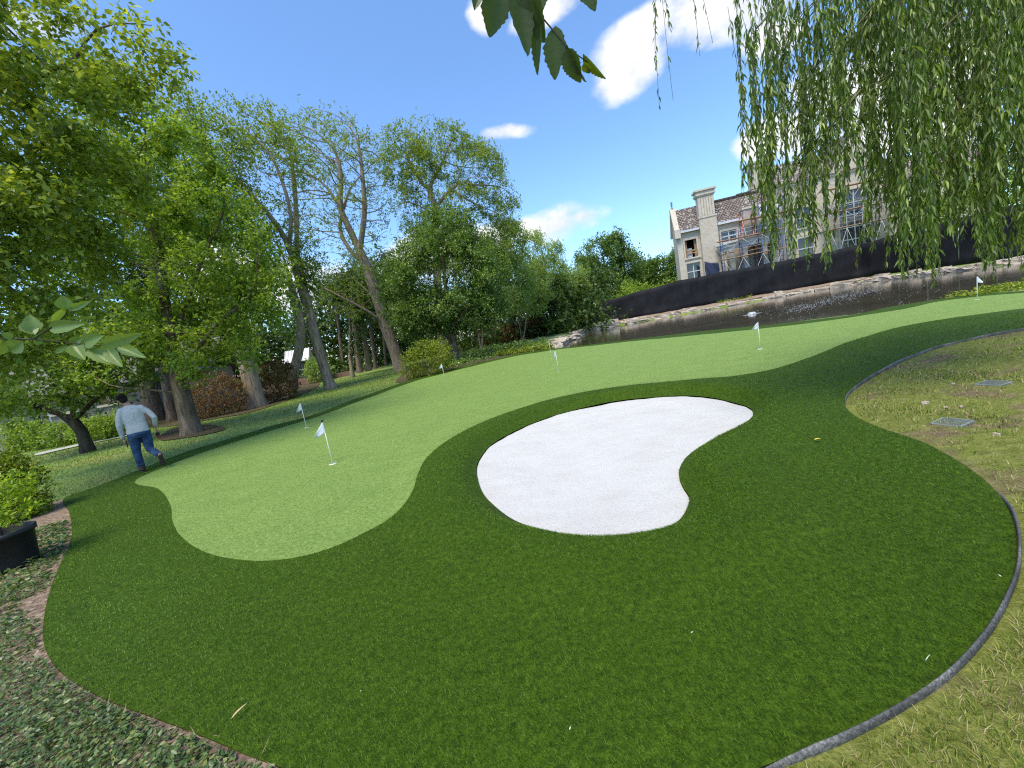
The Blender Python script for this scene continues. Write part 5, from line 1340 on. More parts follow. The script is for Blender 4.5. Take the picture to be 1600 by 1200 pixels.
def boot(pts_heel, fw, up, nm):
    h = Vector(pts_heel); f = Vector(fw).normalized(); u = Vector(up).normalized(); s = f.cross(u); M = Matrix((s, f, u)).transposed()
    mb = MB(); mb.ell(h + f * .04 + u * .06, (.044, .062, .06), M); mb.ell(h + f * .13 + u * .045, (.047, .075, .042), M); mb.ell(h + f * .20 + u * .035, (.045, .055, .033), M); mb.tube([h + f * .035 + u * .05, h + f * .03 + u * .13], [.048, .05], 14)
    b_ = remeshed(mb, 'boot', M_BOOT, man, .008, 2)
    mb = MB(); mb.ell(h + f * .05 + u * .008, (.043, .07, .018), M); mb.ell(h + f * .17 + u * .008, (.050, .09, .016), M); mb.ell(h + f * .11 + u * .010, (.040, .09, .014), M)
    o = remeshed(mb, 'sole', M_SOLE, b_, .007, 1)
boot((.02, -.075, .008), (.0, 1, -.02), (0, .02, 1), 'l'); boot((.345, -.475, .315), (.05, .30, -.95), (0.02, .95, .3), 'r')
rgm = np.random.default_rng(8)
mb = MB(); mb.ell(tuple(hc + HM @ Vector((0, -.014, .028))), (.085, .096, .098), HM, 18, 14); mb.ell(hp((0, -.055, -.025)), (.074, .052, .075), HM); mb.ell(hp((0, .05, .085)), (.06, .05, .035), HM)
for _ in range(60):
    v = rgm.normal(size=3); v /= np.linalg.norm(v); v[2] = abs(v[2]) * .9 - .1; v[1] = v[1] - .2
    mb.ell(hp((v[0] * .082, -.014 + v[1] * .090, .03 + v[2] * .093)), (.016, .016, .012), HM, 8, 5)
remeshed(mb, 'hair', M_HAIR, man, .006, 1)
mb = MB(); mb.tube([(.02, .10, .885), (.02, .10, .886)], .001, 4)
Mz = Matrix.Rotation(math.radians(44.7), 3, 'Z')
def mw(v): return Vector(mp) + Mz @ Vector(v)
e = empty('black_phone', mw((-.09, .07, .66)), 'small black device held in the man\'s left hand', 'device', rz=math.radians(44.7))
mb = MB(); mb.box((0, .0, 0), (.022, .075, .12)); o = mb.build('case', M_BLACK, e, local=True); bv = o.modifiers.new('b', 'BEVEL'); bv.width = .008; bv.segments = 3
mb = MB(); mb.tube([(0, -.02, .055), (0, -.02, .085)], .008, 8); mb.build('knob', M_BLACK, e, True, local=True)
e = empty('hand_tool', mw((.435, .13, .80)), 'black and yellow power tool hanging from the man\'s right hand', 'power tool', rz=math.radians(44.7))
mb = MB(); mb.tube([(0, 0, .06), (.0, .005, -.05)], [.02, .022], 12); mb.build('grip', plain('yellow_plastic', (.55, .40, .02), .5), e, True, local=True)
mb = MB(); mb.tube([(-.01, -.06, -.07), (.0, 0, -.065), (.01, .09, -.06)], [.034, .038, .026], 14); mb.build('housing', M_BLACK, e, True, local=True)
mb = MB(); mb.tube([(.01, .09, -.06), (.012, .15, -.06)], [.018, .008], 12); mb.build('chuck', plain('tool_steel', (.5, .5, .5), .3, 1.0), e, True, local=True)
mb = MB(); mb.box((0, -.01, -.13), (.075, .11, .045)); o = mb.build('battery', plain('red_battery', (.30, .03, .02), .5), e, local=True); o.modifiers.new('b', 'BEVEL').width = .008

# ------------------------------------------------------------------ potted shrub
pc = at(10, 815, 4.15); pr = .235; pz = ground_at(20, 884)[:2]
pc = np.array([pc[0] - .10, pc[1], 0.0]); pot = empty('potted_shrub', pc, 'bright green young shrub in a black nursery pot on the ground cover', 'potted plant')
ph = .42
mb = MB(); mb.lathe((0, 0, 0), [(0, 0), (pr * .80, 0), (pr * .82, .02), (pr * .97, ph - .06), (pr * 1.06, ph - .055), (pr * 1.07, ph), (pr * 1.0, ph), (pr * .96, ph - .05), (0, ph - .05)], 40)
mb.build('pot', plain('black_pot', (.014, .014, .016), .5, var=.3, scale=8, bump=.1), pot, True, local=True)
rng = np.random.default_rng(31); bl = [(pc + np.array(q), np.array(r_)) for q, r_ in (((0, 0, .68), (.34, .32, .24)), ((.12, .1, .86), (.26, .26, .18)), ((-.15, -.05, .85), (.25, .25, .2)), ((.22, -.05, .62), (.22, .22, .16)), ((.36, .12, .92), (.10, .10, .10)))]
limbs = [[pc + np.array([0, 0, ph - .06]), pc + np.array([.01, 0, ph + .1])]]
N, par = grow(limbs, bl, 260, .06, rng, .2, .2)
sk, P, cnt, rad = skeleton_mesh(N, par, .011, .0018, 1.0)
sk.build('stem', BARK_DARK, pot, True)
tw = np.where(cnt <= 3)[0]; o_ = P[tw] - pc - np.array([0, 0, .45]); o_ /= np.linalg.norm(o_, axis=1)[:, None]
V, T = leaf_cloud(P[tw], np.ones(len(tw)), o_, 1900, .052, .03, rng, .42, outw=1.2, droop=-.4, clump=7)
mk('foliage', V, T, LF_BRIGHT, pot)

# ------------------------------------------------------------------ ivy-like ground cover on the near left bed
rng = np.random.default_rng(41)
P_, r_ = polar_sample(150000, 1.0, 3.0, 9.0, -1.5, -.1)
k = inside(P_, BEDP) & (np.abs(S_OU(P_)) > .02); P_ = P_[k]; r_ = r_[k]
de = dist_to(P_, left_edge, False)
dens = fbm2(P_, 2.4, 5.0) + .55 * sst(.0, .5, de) + .50 - .40 * sst(.20, .04, de)
k = rng.uniform(-.25, .25, len(P_)) < dens; P_ = P_[k]; r_ = r_[k]; n = len(P_)
pos = np.c_[P_, land_h_out(P_) + .02 + rng.uniform(.0, .075, n) * np.clip(dens[k] * 1.6, .15, 1)]
dr = rng.normal(size=(n, 3)); dr[:, 2] = np.abs(dr[:, 2]) * .3; nm = rng.normal(size=(n, 3)) * .45; nm[:, 2] += 1
LL = rng.uniform(.016, .034, n) * np.maximum(1, r_ / 4)
V, T = leaf_arrays(pos, dr, nm, LL, LL * .62)
M_IVY = leaf_mat('ivy_leaf', (.04, .08, .024), (.10, .165, .048), .25, .4, hue_scale=1.2, c3=(.20, .23, .07), spec=.5)
tag(mk('trailing_ground_cover', V, T, M_IVY), 'small leaved trailing ground cover spreading over the near left bed', 'ground cover', kind='stuff')
n = 1300; P2, r2 = polar_sample(n * 4, 1.0, 2.6, 7, -1.5, -.1); P2 = P2[inside(P2, BEDP)]; n = len(P2)
a = rng.uniform(0, 6.28, n); L = rng.uniform(.03, .11, n); z = land_h_out(P2) + .03 + rng.uniform(0, .05, n); V = np.zeros((n * 3, 3)); dz = rng.uniform(-.02, .03, n)
V[0::3] = np.c_[P2, z]; V[1::3] = np.c_[P2[:, 0] + np.sin(a) * .003, P2[:, 1] - np.cos(a) * .003, z]; V[2::3] = np.c_[P2[:, 0] + np.cos(a) * L, P2[:, 1] + np.sin(a) * L, z + dz]
tag(mk('dry_stalks', V, np.arange(3 * n).reshape(-1, 3), blade_mat('straw', [(0, (.22, .15, .09)), (.6, (.36, .28, .18)), (1, (.10, .12, .04))])), 'dry stalks lying among the ground cover', 'stalks', kind='stuff')

# ------------------------------------------------------------------ weeping willow on the right
LF_WIL = leaf_mat('willow_leaf', (.075, .125, .024), (.16, .240, .047), .45, .38, hue_scale=1.6, c3=(.29, .37, .085), spec=.5)
BARK_TWIG = plain('willow_twig', (.10, .09, .035), .7, var=.3)
rng = np.random.default_rng(51)
wroot = np.array([9.6, 4.4, -.03])
wil = empty('willow_tree', wroot, 'weeping willow whose long leafy strands hang into view from the upper right', 'tree')
def arcp(pts, n=14): return spline(np.array(pts, float), False, n)
limbs = [arcp([wroot, (9.55, 4.45, 1.6), (9.4, 4.5, 3.2), (9.0, 4.5, 4.6)]), ]
mains = []
for (ex_, ey_, ez_) in ((2.2, 4.3, 5.6), (3.0, 5.4, 5.3), (3.6, 3.5, 5.4), (4.6, 6.4, 5.4), (5.4, 4.2, 5.6), (4.0, 4.6, 4.9), (6.2, 6.6, 5.0), (6.8, 4.2, 5.2), (1.9, 4.1, 4.9), (5.2, 5.3, 4.8), (7.2, 5.6, 4.4), (3.1, 4.4, 4.6)):
    s = np.array([9.1, 4.5, 4.2]) + rng.normal(size=3) * .1; m1 = s * .6 + np.array([ex_, ey_, 0]) * .4; m1[2] = 6.2 + rng.uniform(-.3, .5); m2 = s * .25 + np.array([ex_, ey_, 0]) * .75; m2[2] = ez_ + .75
    L_ = arcp([s, m1, m2, (ex_, ey_, ez_)]); mains.append(L_)
mb = MB(); mb.tube([tuple(p) for p in limbs[0]], list(np.linspace(.38, .2, len(limbs[0]))), 12)
for L_ in mains: mb.tube([tuple(p) for p in L_], list(np.linspace(.10, .012, len(L_))), 6)
mb.build('trunk', BARK_GREY, wil, True)
# strands: top (x, y, z) hangs down to the tip height
SV = MB(); LP = []; LD = []; LN = []; LL = []
def strand(x, y, z0, z1, dense=1.0, sway=.12, leafL=.108):
    n = max(5, int((z0 - z1) / .07)); ph = rng.uniform(0, 6.28); am = sway * rng.uniform(.3, 1.6); dxy = rng.normal(size=2) * .13
    pts = []
    for i in range(n + 1):
        t = i / n; pts.append(np.array([x + dxy[0] * t + am * .3 * math.sin(ph + t * 4), y + dxy[1] * t + am * .3 * math.cos(ph + t * 3.1), z0 + (z1 - z0) * t]))
    pts = np.array(pts)
    SV.tube([tuple(p) for p in pts[::3]] + [tuple(pts[-1])], .0022, 3, cap=False)
    m = int((z0 - z1) / .019 * dense); t = rng.uniform(0, 1, m) ** .92; i = np.clip((t * n).astype(int), 0, n - 1); f = t * n - i
    p = pts[i] * (1 - f)[:, None] + pts[i + 1] * f[:, None]; a = rng.uniform(0, 6.28, m); sp = rng.uniform(.25, .75, m)
    LP.append(p); LD.append(np.c_[np.cos(a) * sp, np.sin(a) * sp, -np.ones(m) + .2 * rng.normal(size=m)]); nn = np.c_[np.cos(a), np.sin(a), .5 * np.ones(m)] + rng.normal(size=(m, 3)) * .35
    LN.append(nn); LL.append(leafL * rng.uniform(.6, 1.25, m) * (1 - .35 * (t > .93)))
def tip_y(x):
    xs = [1150, 1165, 1180, 1200, 1235, 1270, 1300, 1320, 1345, 1370, 1395, 1420, 1450, 1475, 1500, 1530, 1560, 1590, 1620, 1700]
    ys = [250, 330, 345, 405, 425, 330, 425, 415, 395, 370, 385, 415, 440, 400, 395, 420, 400, 435, 420, 430]
    return np.interp(x, xs, ys)
def clump(cx, Y, w, n, extra, top_off, dense=1.0, tipj=45):
    for _ in range(max(2, int(n * (.58 if cx < 1380 else .95)))):
        x = cx + rng.normal() * w * .72; y_ = Y + rng.normal() * .12
        ty = tip_y(x) + extra - abs(rng.normal()) * tipj
        p = at(x, ty, y_); zt = p[2]
        top = at(x, -60 + top_off, y_)[2]
        strand(p[0], p[1], max(top, zt + .4), zt, dense)
for cx, Y, w, n, ex_, to, de in [(1178, 4.4, 5, 2, -20, 60, .45), (1186, 4.6, 6, 3, -40, 30, .5), (1196, 4.5, 8, 5, -10, 20, .7), (1205, 4.3, 7, 7, 0, 90, 1), (1228, 4.2, 9, 8, 5, 110, 1.1), (1250, 4.8, 9, 5, -40, 60, .8), (1268, 5.2, 9, 5, -60, 30, .8),
        (1295, 4.3, 8, 10, 10, 40, 1.1), (1316, 4.2, 7, 7, 5, 60, 1), (1340, 4.9, 9, 6, -10, 10, .9), (1365, 5.3, 10, 7, -30, 0, .9), (1390, 4.6, 10, 8, -5, 0, 1), (1412, 4.3, 9, 9, 5, 0, 1), (1436, 4.0, 9, 10, 15, 0, 1), (1452, 3.9, 7, 7, 20, 0, 1),
        (1475, 4.6, 10, 8, -15, 0, 1), (1500, 4.9, 11, 9, -20, 0, 1), (1528, 4.2, 10, 9, 5, 0, 1), (1553, 4.7, 11, 9, -10, 0, 1), (1582, 4.0, 9, 9, 10, 0, 1), (1610, 4.4, 12, 9, 0, 0, 1), (1650, 4.4, 14, 10, 0, 0, 1)]:
    clump(cx, Y, w, n, ex_, to, de)
# upper curtain, shorter strands from the higher twigs
for _ in range(140):
    x = 1195 + 460 * rng.random() ** .62; Y = rng.uniform(4.4, 6.6); t0 = -70 + rng.uniform(-20, 60); t1 = rng.uniform(90, 330) * (1 if x > 1290 else .75)
    a, b_ = at(x, t0, Y), at(x, t1, Y); strand(b_[0], b_[1], a[2], b_[2], rng.uniform(.6, 1))
for _ in range(14):
    x = rng.uniform(1200, 1240); Y = rng.uniform(4.2, 5); a, b_ = at(x, -60, Y), at(x - 4, rng.uniform(80, 220), Y); strand(b_[0], b_[1], a[2], b_[2], .4)
# arching twigs with drooping side strands
def arch(pts, Y, dY, every, lmin, lmax, dense=1.0):
    Q = spline(np.array([at(x, y, Y + dY * i) for i, (x, y) in enumerate(pts)]), False, 14)
    SV.tube([tuple(p) for p in Q], list(np.linspace(.010, .003, len(Q))), 5, cap=False)
    Q = resample(Q, every, False)
    for i in range(len(Q)):
        p = Q[i] + rng.normal(size=3) * .03; t = Q[min(i + 1, len(Q) - 1)] - Q[max(i - 1, 0)]; t = t / (np.linalg.norm(t) + 1e-9)
        L = rng.uniform(lmin, lmax) * (.6 + .4 * i / len(Q)); n = max(5, int(L / .05)); pts_ = [p]; d = t * .9 + rng.normal(size=3) * .35
        for k in range(n):
            d = d * .86 + np.array([0, 0, -1]) * .2 + rng.normal(size=3) * .035; d = d / np.linalg.norm(d); pts_.append(pts_[-1] + d * L / n)
        pts_ = np.array(pts_); SV.tube([tuple(q) for q in pts_[::2]], .0018, 3, cap=False)
        m = int(L / .026 * dense); tt = rng.uniform(0, 1, m); ii = np.clip((tt * n).astype(int), 0, n - 1); f = tt * n - ii
        dirs = pts_[ii + 1] - pts_[ii]; dirs = dirs / np.linalg.norm(dirs, axis=1)[:, None]
        LP.append(pts_[ii] * (1 - f)[:, None] + pts_[ii + 1] * f[:, None]); LD.append(dirs + rng.normal(size=(m, 3)) * .38 + np.array([0, 0, -.25])); LN.append(rng.normal(size=(m, 3)) + np.array([0, 0, .4])); LL.append(.095 * rng.uniform(.5, 1.3, m))
for pts, Y, dY, ev, a_, b_, de in (([(1420, -60), (1330, 50), (1262, 115), (1205, 190)], 4.6, -.03, .045, .4, 1.1, .9), ([(1500, 20), (1400, 110), (1310, 165), (1245, 260)], 4.4, .05, .05, .5, 1.1, 1), ([(1390, -90), (1280, -5), (1235, 50), (1195, 130)], 4.9, 0, .06, .4, 1.2, .7),
        ([(1640, 60), (1540, 140), (1470, 215), (1420, 300)], 4.2, .04, .05, .4, .9, 1), ([(1620, -60), (1500, 80), (1400, 220), (1370, 300)], 4.9, 0, .055, .5, 1.0, 1), ([(1345, 140), (1280, 225), (1240, 310)], 4.3, 0, .05, .4, .8, 1), ([(1700, 120), (1600, 190), (1540, 290)], 4.0, 0, .05, .4, .9, 1),
        ([(1560, -80), (1420, 10), (1325, 70), (1265, 170)], 5.3, 0, .05, .5, 1.2, 1), ([(1680, -40), (1580, 40), (1510, 150), (1480, 260)], 4.6, 0, .05, .4, 1.0, 1)):
    arch(pts, Y, dY, ev, a_, b_, de)
# loose strands left of the curtain
for x, ty, Y, de in ((1040, 80, 3.9, .9), (1047, 165, 3.9, .35), (1052, 150, 3.95, .12), (1094, 92, 4.1, .4), (1100, 62, 4.1, .3), (1036, 48, 3.9, .8), (1120, 20, 4.0, .2)):
    a, b_ = at(x - 6, -80, Y), at(x, ty, Y); strand(b_[0], b_[1], a[2], b_[2], de, .05, .065)
SV.build('strand', BARK_TWIG, wil, True)
LP, LD, LN, LL = np.vstack(LP), np.vstack(LD), np.vstack(LN), np.concatenate(LL)
V, T = leaf_arrays(LP, LD, LN, LL, LL * .17 + .003, .1, .18)
mk('crown', V, T, LF_WIL, wil)

# ------------------------------------------------------------------ near leafy branches
def serr_leaf(mb, base, tip, width, nrm, teeth=9, fold=.18, curl=.12, seg=20):
    b_, t_ = Vector(base), Vector(tip); d = t_ - b_; L = d.length; d.normalize(); n_ = Vector(nrm); s = d.cross(n_).normalized(); n_ = s.cross(d)
    k0 = len(mb.V); n1 = 7
    for i in range(seg + 1):
        t = i / seg; hw = width * .5 * (math.sin(math.pi * min(1, t ** .72)) ** .85) * (1.0 - .12 * t) if 0 < t < 1 else 0.0003
        tooth = 1 + .24 * ((t * teeth) % 1.0 - .5) * (1 if .1 < t < .95 else 0) + .05 * ((t * teeth * 2.7) % 1.0 - .5)
        for j in range(n1):
            u = (j / (n1 - 1)) * 2 - 1; h = hw * (tooth if abs(u) > .99 else 1)
            rip = .010 * L * math.sin(t * teeth * 6.283 - abs(u) * 2.5) * abs(u)
            p = b_ + d * (L * (t + (.03 * abs(u) if 0 < t < 1 else 0))) + s * (h * u) + n_ * (abs(u) * h * fold * 2 - curl * L * t * t + rip)
            mb.V.append(tuple(p))
    for i in range(seg):
        for j in range(n1 - 1): mb.F.append((k0 + i * n1 + j, k0 + (i + 1) * n1 + j, k0 + (i + 1) * n1 + j + 1, k0 + i * n1 + j + 1))
def big_leaf_mat(name, c1, c2, tr_, tcol):
    t = NT(name); p = t.coord('Object'); n = t.noise(60, 4, .6, p); v = t.noise(14, 2, .5, p)
    col = t.mix(t.rnd(), c1, c2); col = t.mix(t.math('MULTIPLY', n, .5), col, t.mix(1.0, col, (.6, .7, .6), 'MULTIPLY'))
    d = t.bsdf(col, .42, spec=.5, normal=t.bump(n, .25, .003)); tr = t.n.new('ShaderNodeBsdfTranslucent'); t.ln(t.mix(1.0, col, tcol, 'MULTIPLY'), tr.inputs['Color'])
    ms = t.n.new('ShaderNodeMixShader'); ms.inputs[0].default_value = tr_; t.ln(d, ms.inputs[1]); t.ln(tr.outputs[0], ms.inputs[2]); return t.done(ms.outputs[0])
M_BIGLEAF = big_leaf_mat('serrated_leaf', (.045, .075, .022), (.09, .12, .03), .52, (1.6, 1.5, .3))
M_SPRIG = big_leaf_mat('sprig_leaf', (.13, .20, .04), (.20, .28, .075), .4, (1.4, 1.4, .5))
def leafy_branch(name, label, twigs, leaves, Y, tr, mat, seed, nz=(0, -1, .25)):
    r = random.Random(seed); p0 = at(*twigs[0][0], Y); e = empty(name, p0, label, 'branch')
    mb = MB()
    for tw_ in twigs: mb.tube([tuple(at(x, y, Y + r.uniform(-.004, .004))) for x, y in tw_], list(np.linspace(tr, tr * .4, len(tw_))), 7)
    mb.build('twig', BARK_DARK, e, True)
    for lf in leaves:
        b_, t_, w = lf[:3]; yo = lf[3] if len(lf) > 3 else 0
        A_ = at(*b_, Y + r.uniform(-.006, .006)); B_ = at(*t_, Y + yo + r.uniform(-.02, .02)); m_ = MB()
        ww = w / F * Y * .85; view = ray(*b_); view /= np.linalg.norm(view); roll = lf[4] if len(lf) > 4 else r.uniform(-.5, .5)
        nrm = Matrix.Rotation(roll, 3, Vector(B_ - A_).normalized()) @ Vector(-view)
        serr_leaf(m_, A_, B_, ww, nrm, teeth=r.choice([8, 9, 10, 11]), fold=r.uniform(.08, .3), curl=r.uniform(.0, .12)); m_.build('leaf', mat, e, True)
    return e
leafy_branch('overhanging_branch', 'serrated leafy branch hanging close overhead at the top centre', [[(770, -110), (800, -50), (822, -8), (846, 26), (868, 52), (886, 74), (905, 88), (918, 97)], [(800, -50), (850, -60), (905, -30)]],
    [((782, -30), (765, 58), 52), ((803, -25), (828, 78), 44), ((815, -25), (849, 66), 48), ((842, 18), (836, 116), 26, .02, .7), ((868, 40), (866, 124), 42), ((884, 76), (906, 129), 34), ((880, 60), (910, 131), 20, 0, 1.0),
     ((911, 84), (945, 126), 20, 0, .8), ((914, 96), (921, 115), 18), ((905, -40), (930, 15), 36), ((838, -35), (846, 18), 34), ((760, -70), (742, 10), 40)], .62, .0016, M_BIGLEAF, 3)
leafy_branch('leafy_sprig', 'pale green leafy sprig reaching in close at the left edge', [[(-60, 524), (0, 529), (50, 530), (85, 533), (112, 536), (150, 540), (185, 541)], [(52, 530), (75, 515), (95, 500), (107, 486)]],
    [((53, 520), (46, 492), 26), ((55, 523), (32, 506), 24), ((76, 514), (130, 505), 24), ((104, 484), (98, 462), 26), ((108, 484), (142, 470), 12), ((105, 496), (150, 494), 10, 0, 1.), ((84, 502), (101, 481), 15), ((130, 538), (160, 524), 26), ((156, 540), (216, 524), 24, -.05),
     ((140, 543), (174, 568), 28), ((168, 544), (191, 573), 22), ((184, 541), (228, 559), 20), ((113, 537), (128, 527), 16), ((52, 531), (68, 536), 14), ((86, 552), (105, 540), 9), ((36, 533), (12, 552), 26), ((114, 538), (132, 562), 26), ((5, 530), (-12, 560), 28), ((20, 529), (2, 520), 14)], 1.02, .0022, M_SPRIG, 9)

# ------------------------------------------------------------------ edging, grates and litter
M_EDGE = None
def edge_mat():
    t = NT('weathered_edging'); n = t.noise(75, 5, .7, t.coord('Object')); b = t.noise(4, 3, .5, t.coord('Object'))
    col = t.ramp(t.math('ADD', t.math('MULTIPLY', n, .6), t.math('MULTIPLY', b, .4)), [(.36, (.02, .02, .02)), (.52, (.085, .083, .08)), (.66, (.24, .235, .22))])
    return t.done(t.bsdf(col, .65, spec=.4, normal=t.bump(n, .5, .006)))
M_EDGE = edge_mat()
def edging(name, label, a, b_, rw, rh, off, zb):
    P = resample(edge_piece(a, b_), .06, False); t = np.gradient(P, axis=0); t /= np.linalg.norm(t, axis=1)[:, None]; nrm = np.stack([t[:, 1], -t[:, 0]], 1)
    prof = [(math.cos(k * math.pi * 2 / 10), math.sin(k * math.pi * 2 / 10)) for k in range(10)]; V = []; Fc = []
    for i, p in enumerate(P):
        for cx, cz in prof:
            q = p + nrm[i] * (off + cx * rw); V.append((q[0], q[1], zb + cz * rh + .004 * math.sin(i * .31) - .05 * max(0, 1 - min(i, len(P) - 1 - i) / 7)))
    for i in range(len(P) - 1):
        for k in range(10): Fc.append((i * 10 + k, i * 10 + (k + 1) % 10, (i + 1) * 10 + (k + 1) % 10, (i + 1) * 10 + k))
    Fc.append(tuple(range(10))); Fc.append(tuple(range((len(P) - 1) * 10, len(P) * 10))[::-1])
    return tag(mk(name, V, Fc, M_EDGE, None, True), label, 'edging')
edging('lawn_edging', 'dark weathered edging strip curving round the near right side of the turf', (1100, 1245), (1545, 756), .0075, .026, .010, .004)
edging('lawn_edging', 'thin dark edging strip between the turf and the top of the patchy lawn', (1319, 634), (1780, 488), .008, .036, .009, .0)
def grate(px, py, sx, sy, rz, lab):
    p = ground_at(px, py, -.01); e = empty('drain_grate', (p[0], p[1], float(land_h_out(p[None, :2])[0]) + .022 + .03 * float(soft_noise(p[0] * 2.1, p[1] * 2.1))), lab, 'drain grate', 'drain grates in the patchy lawn', rz)
    m_ = MB()
    for s in (-1, 1): m_.box((0, s * sy / 2, 0), (sx, .02, .03)); m_.box((s * sx / 2, 0, .001), (.02, sy - .02, .03))
    m_.build('frame', plain('grate_green', (.15, .17, .15), .8), e, local=True)
    m_ = MB(); n_ = 9
    for k in range(1, n_): m_.box((-sx / 2 + sx * k / n_, 0, .003), (.008, sy - .02, .02))
    for k in (1, 2, 3): m_.box((0, -sy / 2 + sy * k / 4, -.004), (sx - .02, .01, .015))
    m_.build('bars', bpy.data.materials['grate_green'], e, local=True)
    m_ = MB(); m_.box((0, 0, -.016), (sx - .03, sy - .03, .01)); m_.build('pit', M_DARKIN, e, local=True)
grate(1487, 661, .24, .20, .35, 'square plastic drain grate nearer the camera in the patchy lawn')
grate(1552, 600, .24, .20, .25, 'farther drain grate half sunk in the patchy lawn')
def litter(name, px, py, L, W, az, mat, lab, z=.03, inpoly=True):
    p = ground_at(px, py, .02); h = float(turf_h(p[None, :2])[0]); m_ = MB()
    serr_leaf(m_, (p[0] - math.cos(az) * L / 2, p[1] - math.sin(az) * L / 2, h + z), (p[0] + math.cos(az) * L / 2, p[1] + math.sin(az) * L / 2, h + z + .006), W, (0, 0, 1), seg=10)
    o = m_.build(name, mat, None, True); o.modifiers.new('t', 'SOLIDIFY').thickness = .001
    return tag(o, lab, 'leaf')
M_DRY = plain('dry_leaf', (.45, .33, .18), .8, var=.25, scale=60); M_YLEAF = plain('yellow_leaf', (.50, .40, .06), .7, var=.2, scale=60); M_PALE = plain('pale_scrap', (.6, .6, .55), .8)
litter('dry_leaf', 375, 1112, .085, .012, 1.25, M_DRY, 'curled tan leaf on the turf near the bottom left edge', .034)
litter('dry_leaf', 1278, 688, .075, .022, .1, M_YLEAF, 'yellow leaf on the turf right of the bunker', .034)
for i, (x, y, lab) in enumerate([(1082, 992, 'tiny pale scrap on the dark turf below the bunker'), (892, 1144, 'tiny pale scrap at the bottom centre of the turf'), (1562, 902, 'tiny pale scrap beside the right edging'), (1323, 657, 'tiny pale scrap where the turf narrows by the patchy lawn'), (1450, 1033, 'thin pale straw on the turf near the lower right edging'), (565, 1084, 'tiny pale scrap on the lower left turf')]):
    litter('leaf_scrap', x, y, .011 if i != 4 else .045, .004 if i != 4 else .002, i * .9, M_PALE, lab, .034)
for i, (x, y, s) in enumerate([(1445, 630, .045), (1489, 600, .03), (1557, 679, .03), (1478, 636, .02), (1502, 635, .02)]):
    p = ground_at(x, y, 0); stone('pebble', (p[0], p[1], .0), (s * 1.4, s, s * .8), i, ['white stone bedded in the patchy lawn left of the near grate', 'pale stone beyond the near drain grate', 'pale stone at the right edge of the patchy lawn', 'small pale pebble left of the pair near the grate', 'small pale pebble right of the pair near the grate'][i], 'pale stones on the patchy lawn', 700 + i, 'pebble')

# ------------------------------------------------------------------ sky, sun, camera
SUN_AZ, SUN_EL = math.radians(212), math.radians(64)   # azimuth clockwise from +Y
sd = Vector((math.sin(SUN_AZ) * math.cos(SUN_EL), math.cos(SUN_AZ) * math.cos(SUN_EL), math.sin(SUN_EL)))
sl = bpy.data.lights.new('sun', 'SUN'); sl.energy = 2.15; sl.angle = math.radians(28); sl.color = (1.0, .91, .74)
so = bpy.data.objects.new('sun', sl); COL.objects.link(so); so.rotation_euler = (-sd).to_track_quat('-Z', 'Y').to_euler(); so.location = (0, 0, 60)
wd = bpy.data.worlds.new('World'); SC.world = wd; wd.use_nodes = True
nt = wd.node_tree; nt.nodes.clear(); T_ = NT.__new__(NT); T_.t = nt; T_.n = nt.nodes
out = nt.nodes.new('ShaderNodeOutputWorld'); bg = nt.nodes.new('ShaderNodeBackground'); nt.links.new(bg.outputs[0], out.inputs['Surface'])
sky = nt.nodes.new('ShaderNodeTexSky'); sky.sky_type = 'NISHITA'; sky.sun_disc = False; sky.sun_elevation = SUN_EL; sky.sun_rotation = SUN_AZ
sky.air_density = 1.0; sky.dust_density = 0.6; sky.ozone_density = 1.6
dirv = nt.nodes.new('ShaderNodeTexCoord').outputs['Generated']
def vdot(v):
    x = nt.nodes.new('ShaderNodeVectorMath'); x.operation = 'DOT_PRODUCT'; nt.links.new(dirv, x.inputs[0]); x.inputs[1].default_value = tuple(v); return x.outputs['Value']
clouds = [(874, 350, 80, 34, 13), (905, 340, 40, 22, 10), (838, 358, 45, 24, 8), (978, 100, 74, 68, 30), (1010, 40, 60, 40, 20), (1125, 15, 130, 75, 5), (1200, 60, 60, 45, 0), (1235, 210, 85, 42, -5), (785, 206, 56, 16, 5), (1180, 225, 40, 30, 0), (440, 455, 150, 60, 10), (330, 420, 120, 50, 10), (40, 40, 120, 40, 0), (860, 15, 70, 30, 20), (755, 20, 30, 40, 0),
          (700, 400, 130, 50, 12), (1400, 160, 200, 90, 0), (600, 560, 300, 40, 10), (1280, 285, 60, 18, 10), (1500, 60, 200, 80, 0)]
mx = None
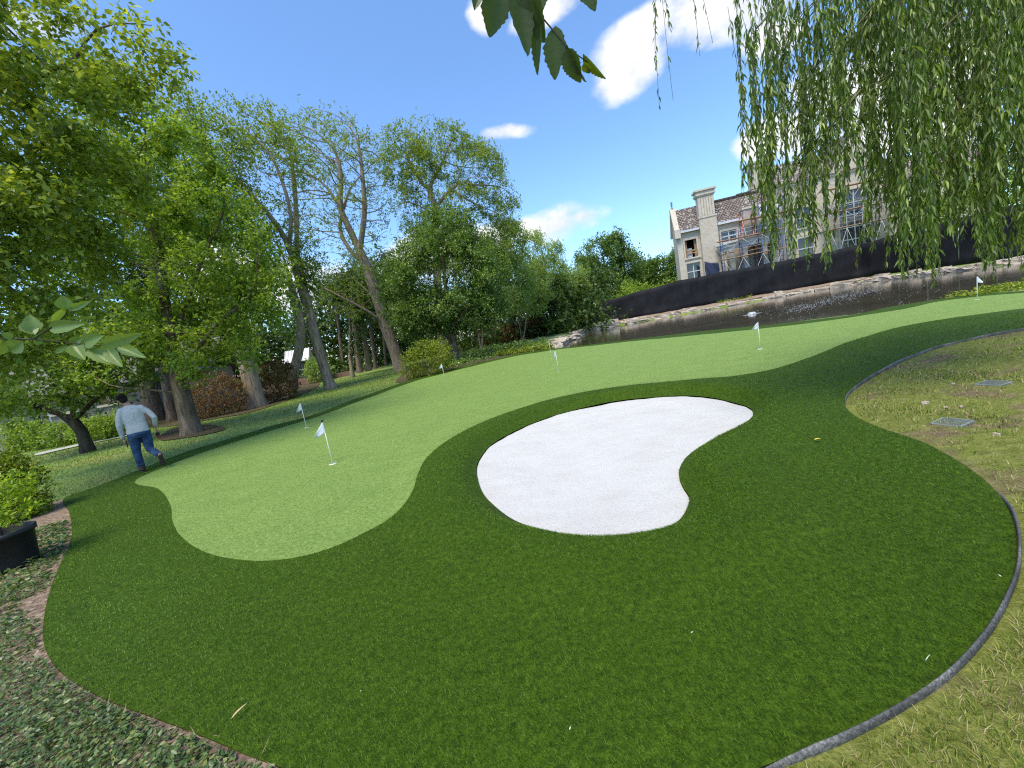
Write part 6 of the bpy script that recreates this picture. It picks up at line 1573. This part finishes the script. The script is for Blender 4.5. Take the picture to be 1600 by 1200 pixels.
for x, y, rx, ry, rot in clouds:
    c = ray(x, y); ln = np.linalg.norm(c); c = c / ln; a = ray(x + 10, y); b_ = ray(x, y - 10); a = a / np.linalg.norm(a) - c; b_ = b_ / np.linalg.norm(b_) - c
    r_ = math.radians(rot); ka, kb = 10 / np.linalg.norm(a), 10 / np.linalg.norm(b_)
    ua, ub = a / np.linalg.norm(a), b_ / np.linalg.norm(b_); ub = ub - ua * (ua @ ub); ub /= np.linalg.norm(ub)
    va = ua * math.cos(r_) + ub * math.sin(r_); vb = -ua * math.sin(r_) + ub * math.cos(r_)
    da = T_.math('MULTIPLY', vdot(va), ka / rx); db = T_.math('MULTIPLY', vdot(vb), kb / ry)
    # the dot products are offset to the cloud centre
    da = T_.math('SUBTRACT', da, float(va @ c) * ka / rx); db = T_.math('SUBTRACT', db, float(vb @ c) * kb / ry)
    q = T_.math('ADD', T_.math('MULTIPLY', da, da), T_.math('MULTIPLY', db, db)); m_ = T_.math('SUBTRACT', 1.0, q)
    fr_ = T_.math('GREATER_THAN', vdot(c), 0.2); m_ = T_.math('SUBTRACT', T_.math('MULTIPLY', T_.math('ADD', m_, 4.0), fr_), 4.0)
    mx = m_ if mx is None else T_.math('MAXIMUM', mx, m_)
mp_ = nt.nodes.new('ShaderNodeMapping'); nt.links.new(dirv, mp_.inputs['Vector']); mp_.inputs['Scale'].default_value = (1, 1, 1.5)
n1_ = T_.noise(6.0, 8, .56, mp_.outputs[0], .1); n2_ = T_.noise(3.0, 3, .5, mp_.outputs[0])
dens = T_.math('ADD', T_.math('MULTIPLY', T_.math('MAXIMUM', mx, -1.4), .95), T_.math('MULTIPLY', T_.math('SUBTRACT', n1_, .5), 2.9))
fac = nt.nodes.new('ShaderNodeMapRange'); fac.interpolation_type = 'SMOOTHSTEP'; nt.links.new(dens, fac.inputs['Value']); fac.inputs['From Min'].default_value = 0.0; fac.inputs['From Max'].default_value = .8
ccol = T_.ramp(n1_, [(.36, (2.35, 2.45, 2.6)), (.56, (3.1, 3.1, 3.12))])
SKYMUL = (0.56, 0.70, 0.82)
skyc = T_.mix(1.0, sky.outputs[0], SKYMUL, 'MULTIPLY')
col = T_.mix(fac.outputs[0], skyc, ccol); nt.links.new(col, bg.inputs['Color']); bg.inputs['Strength'].default_value = 0.15

cd = bpy.data.cameras.new('camera'); co = bpy.data.objects.new('camera', cd); COL.objects.link(co)
M4 = Matrix(((RT[0], UP[0], -FW[0], 0), (RT[1], UP[1], -FW[1], 0), (RT[2], UP[2], -FW[2], 1.6), (0, 0, 0, 1)))
co.matrix_world = M4; cd.sensor_fit = 'HORIZONTAL'; cd.sensor_width = 36; cd.lens = 36 * F / 1600; cd.clip_start = .05; cd.clip_end = 2000
SC.camera = co
SC.view_settings.view_transform = 'Standard'; SC.view_settings.look = 'None'; SC.view_settings.exposure = 1.32; SC.view_settings.gamma = 1.0
cy = SC.cycles; cy.max_bounces = 6; cy.diffuse_bounces = 3; cy.glossy_bounces = 2; cy.transmission_bounces = 4; cy.transparent_max_bounces = 4; cy.caustics_reflective = False; cy.caustics_refractive = False; cy.use_denoising = False; cy.filter_width = 1.2
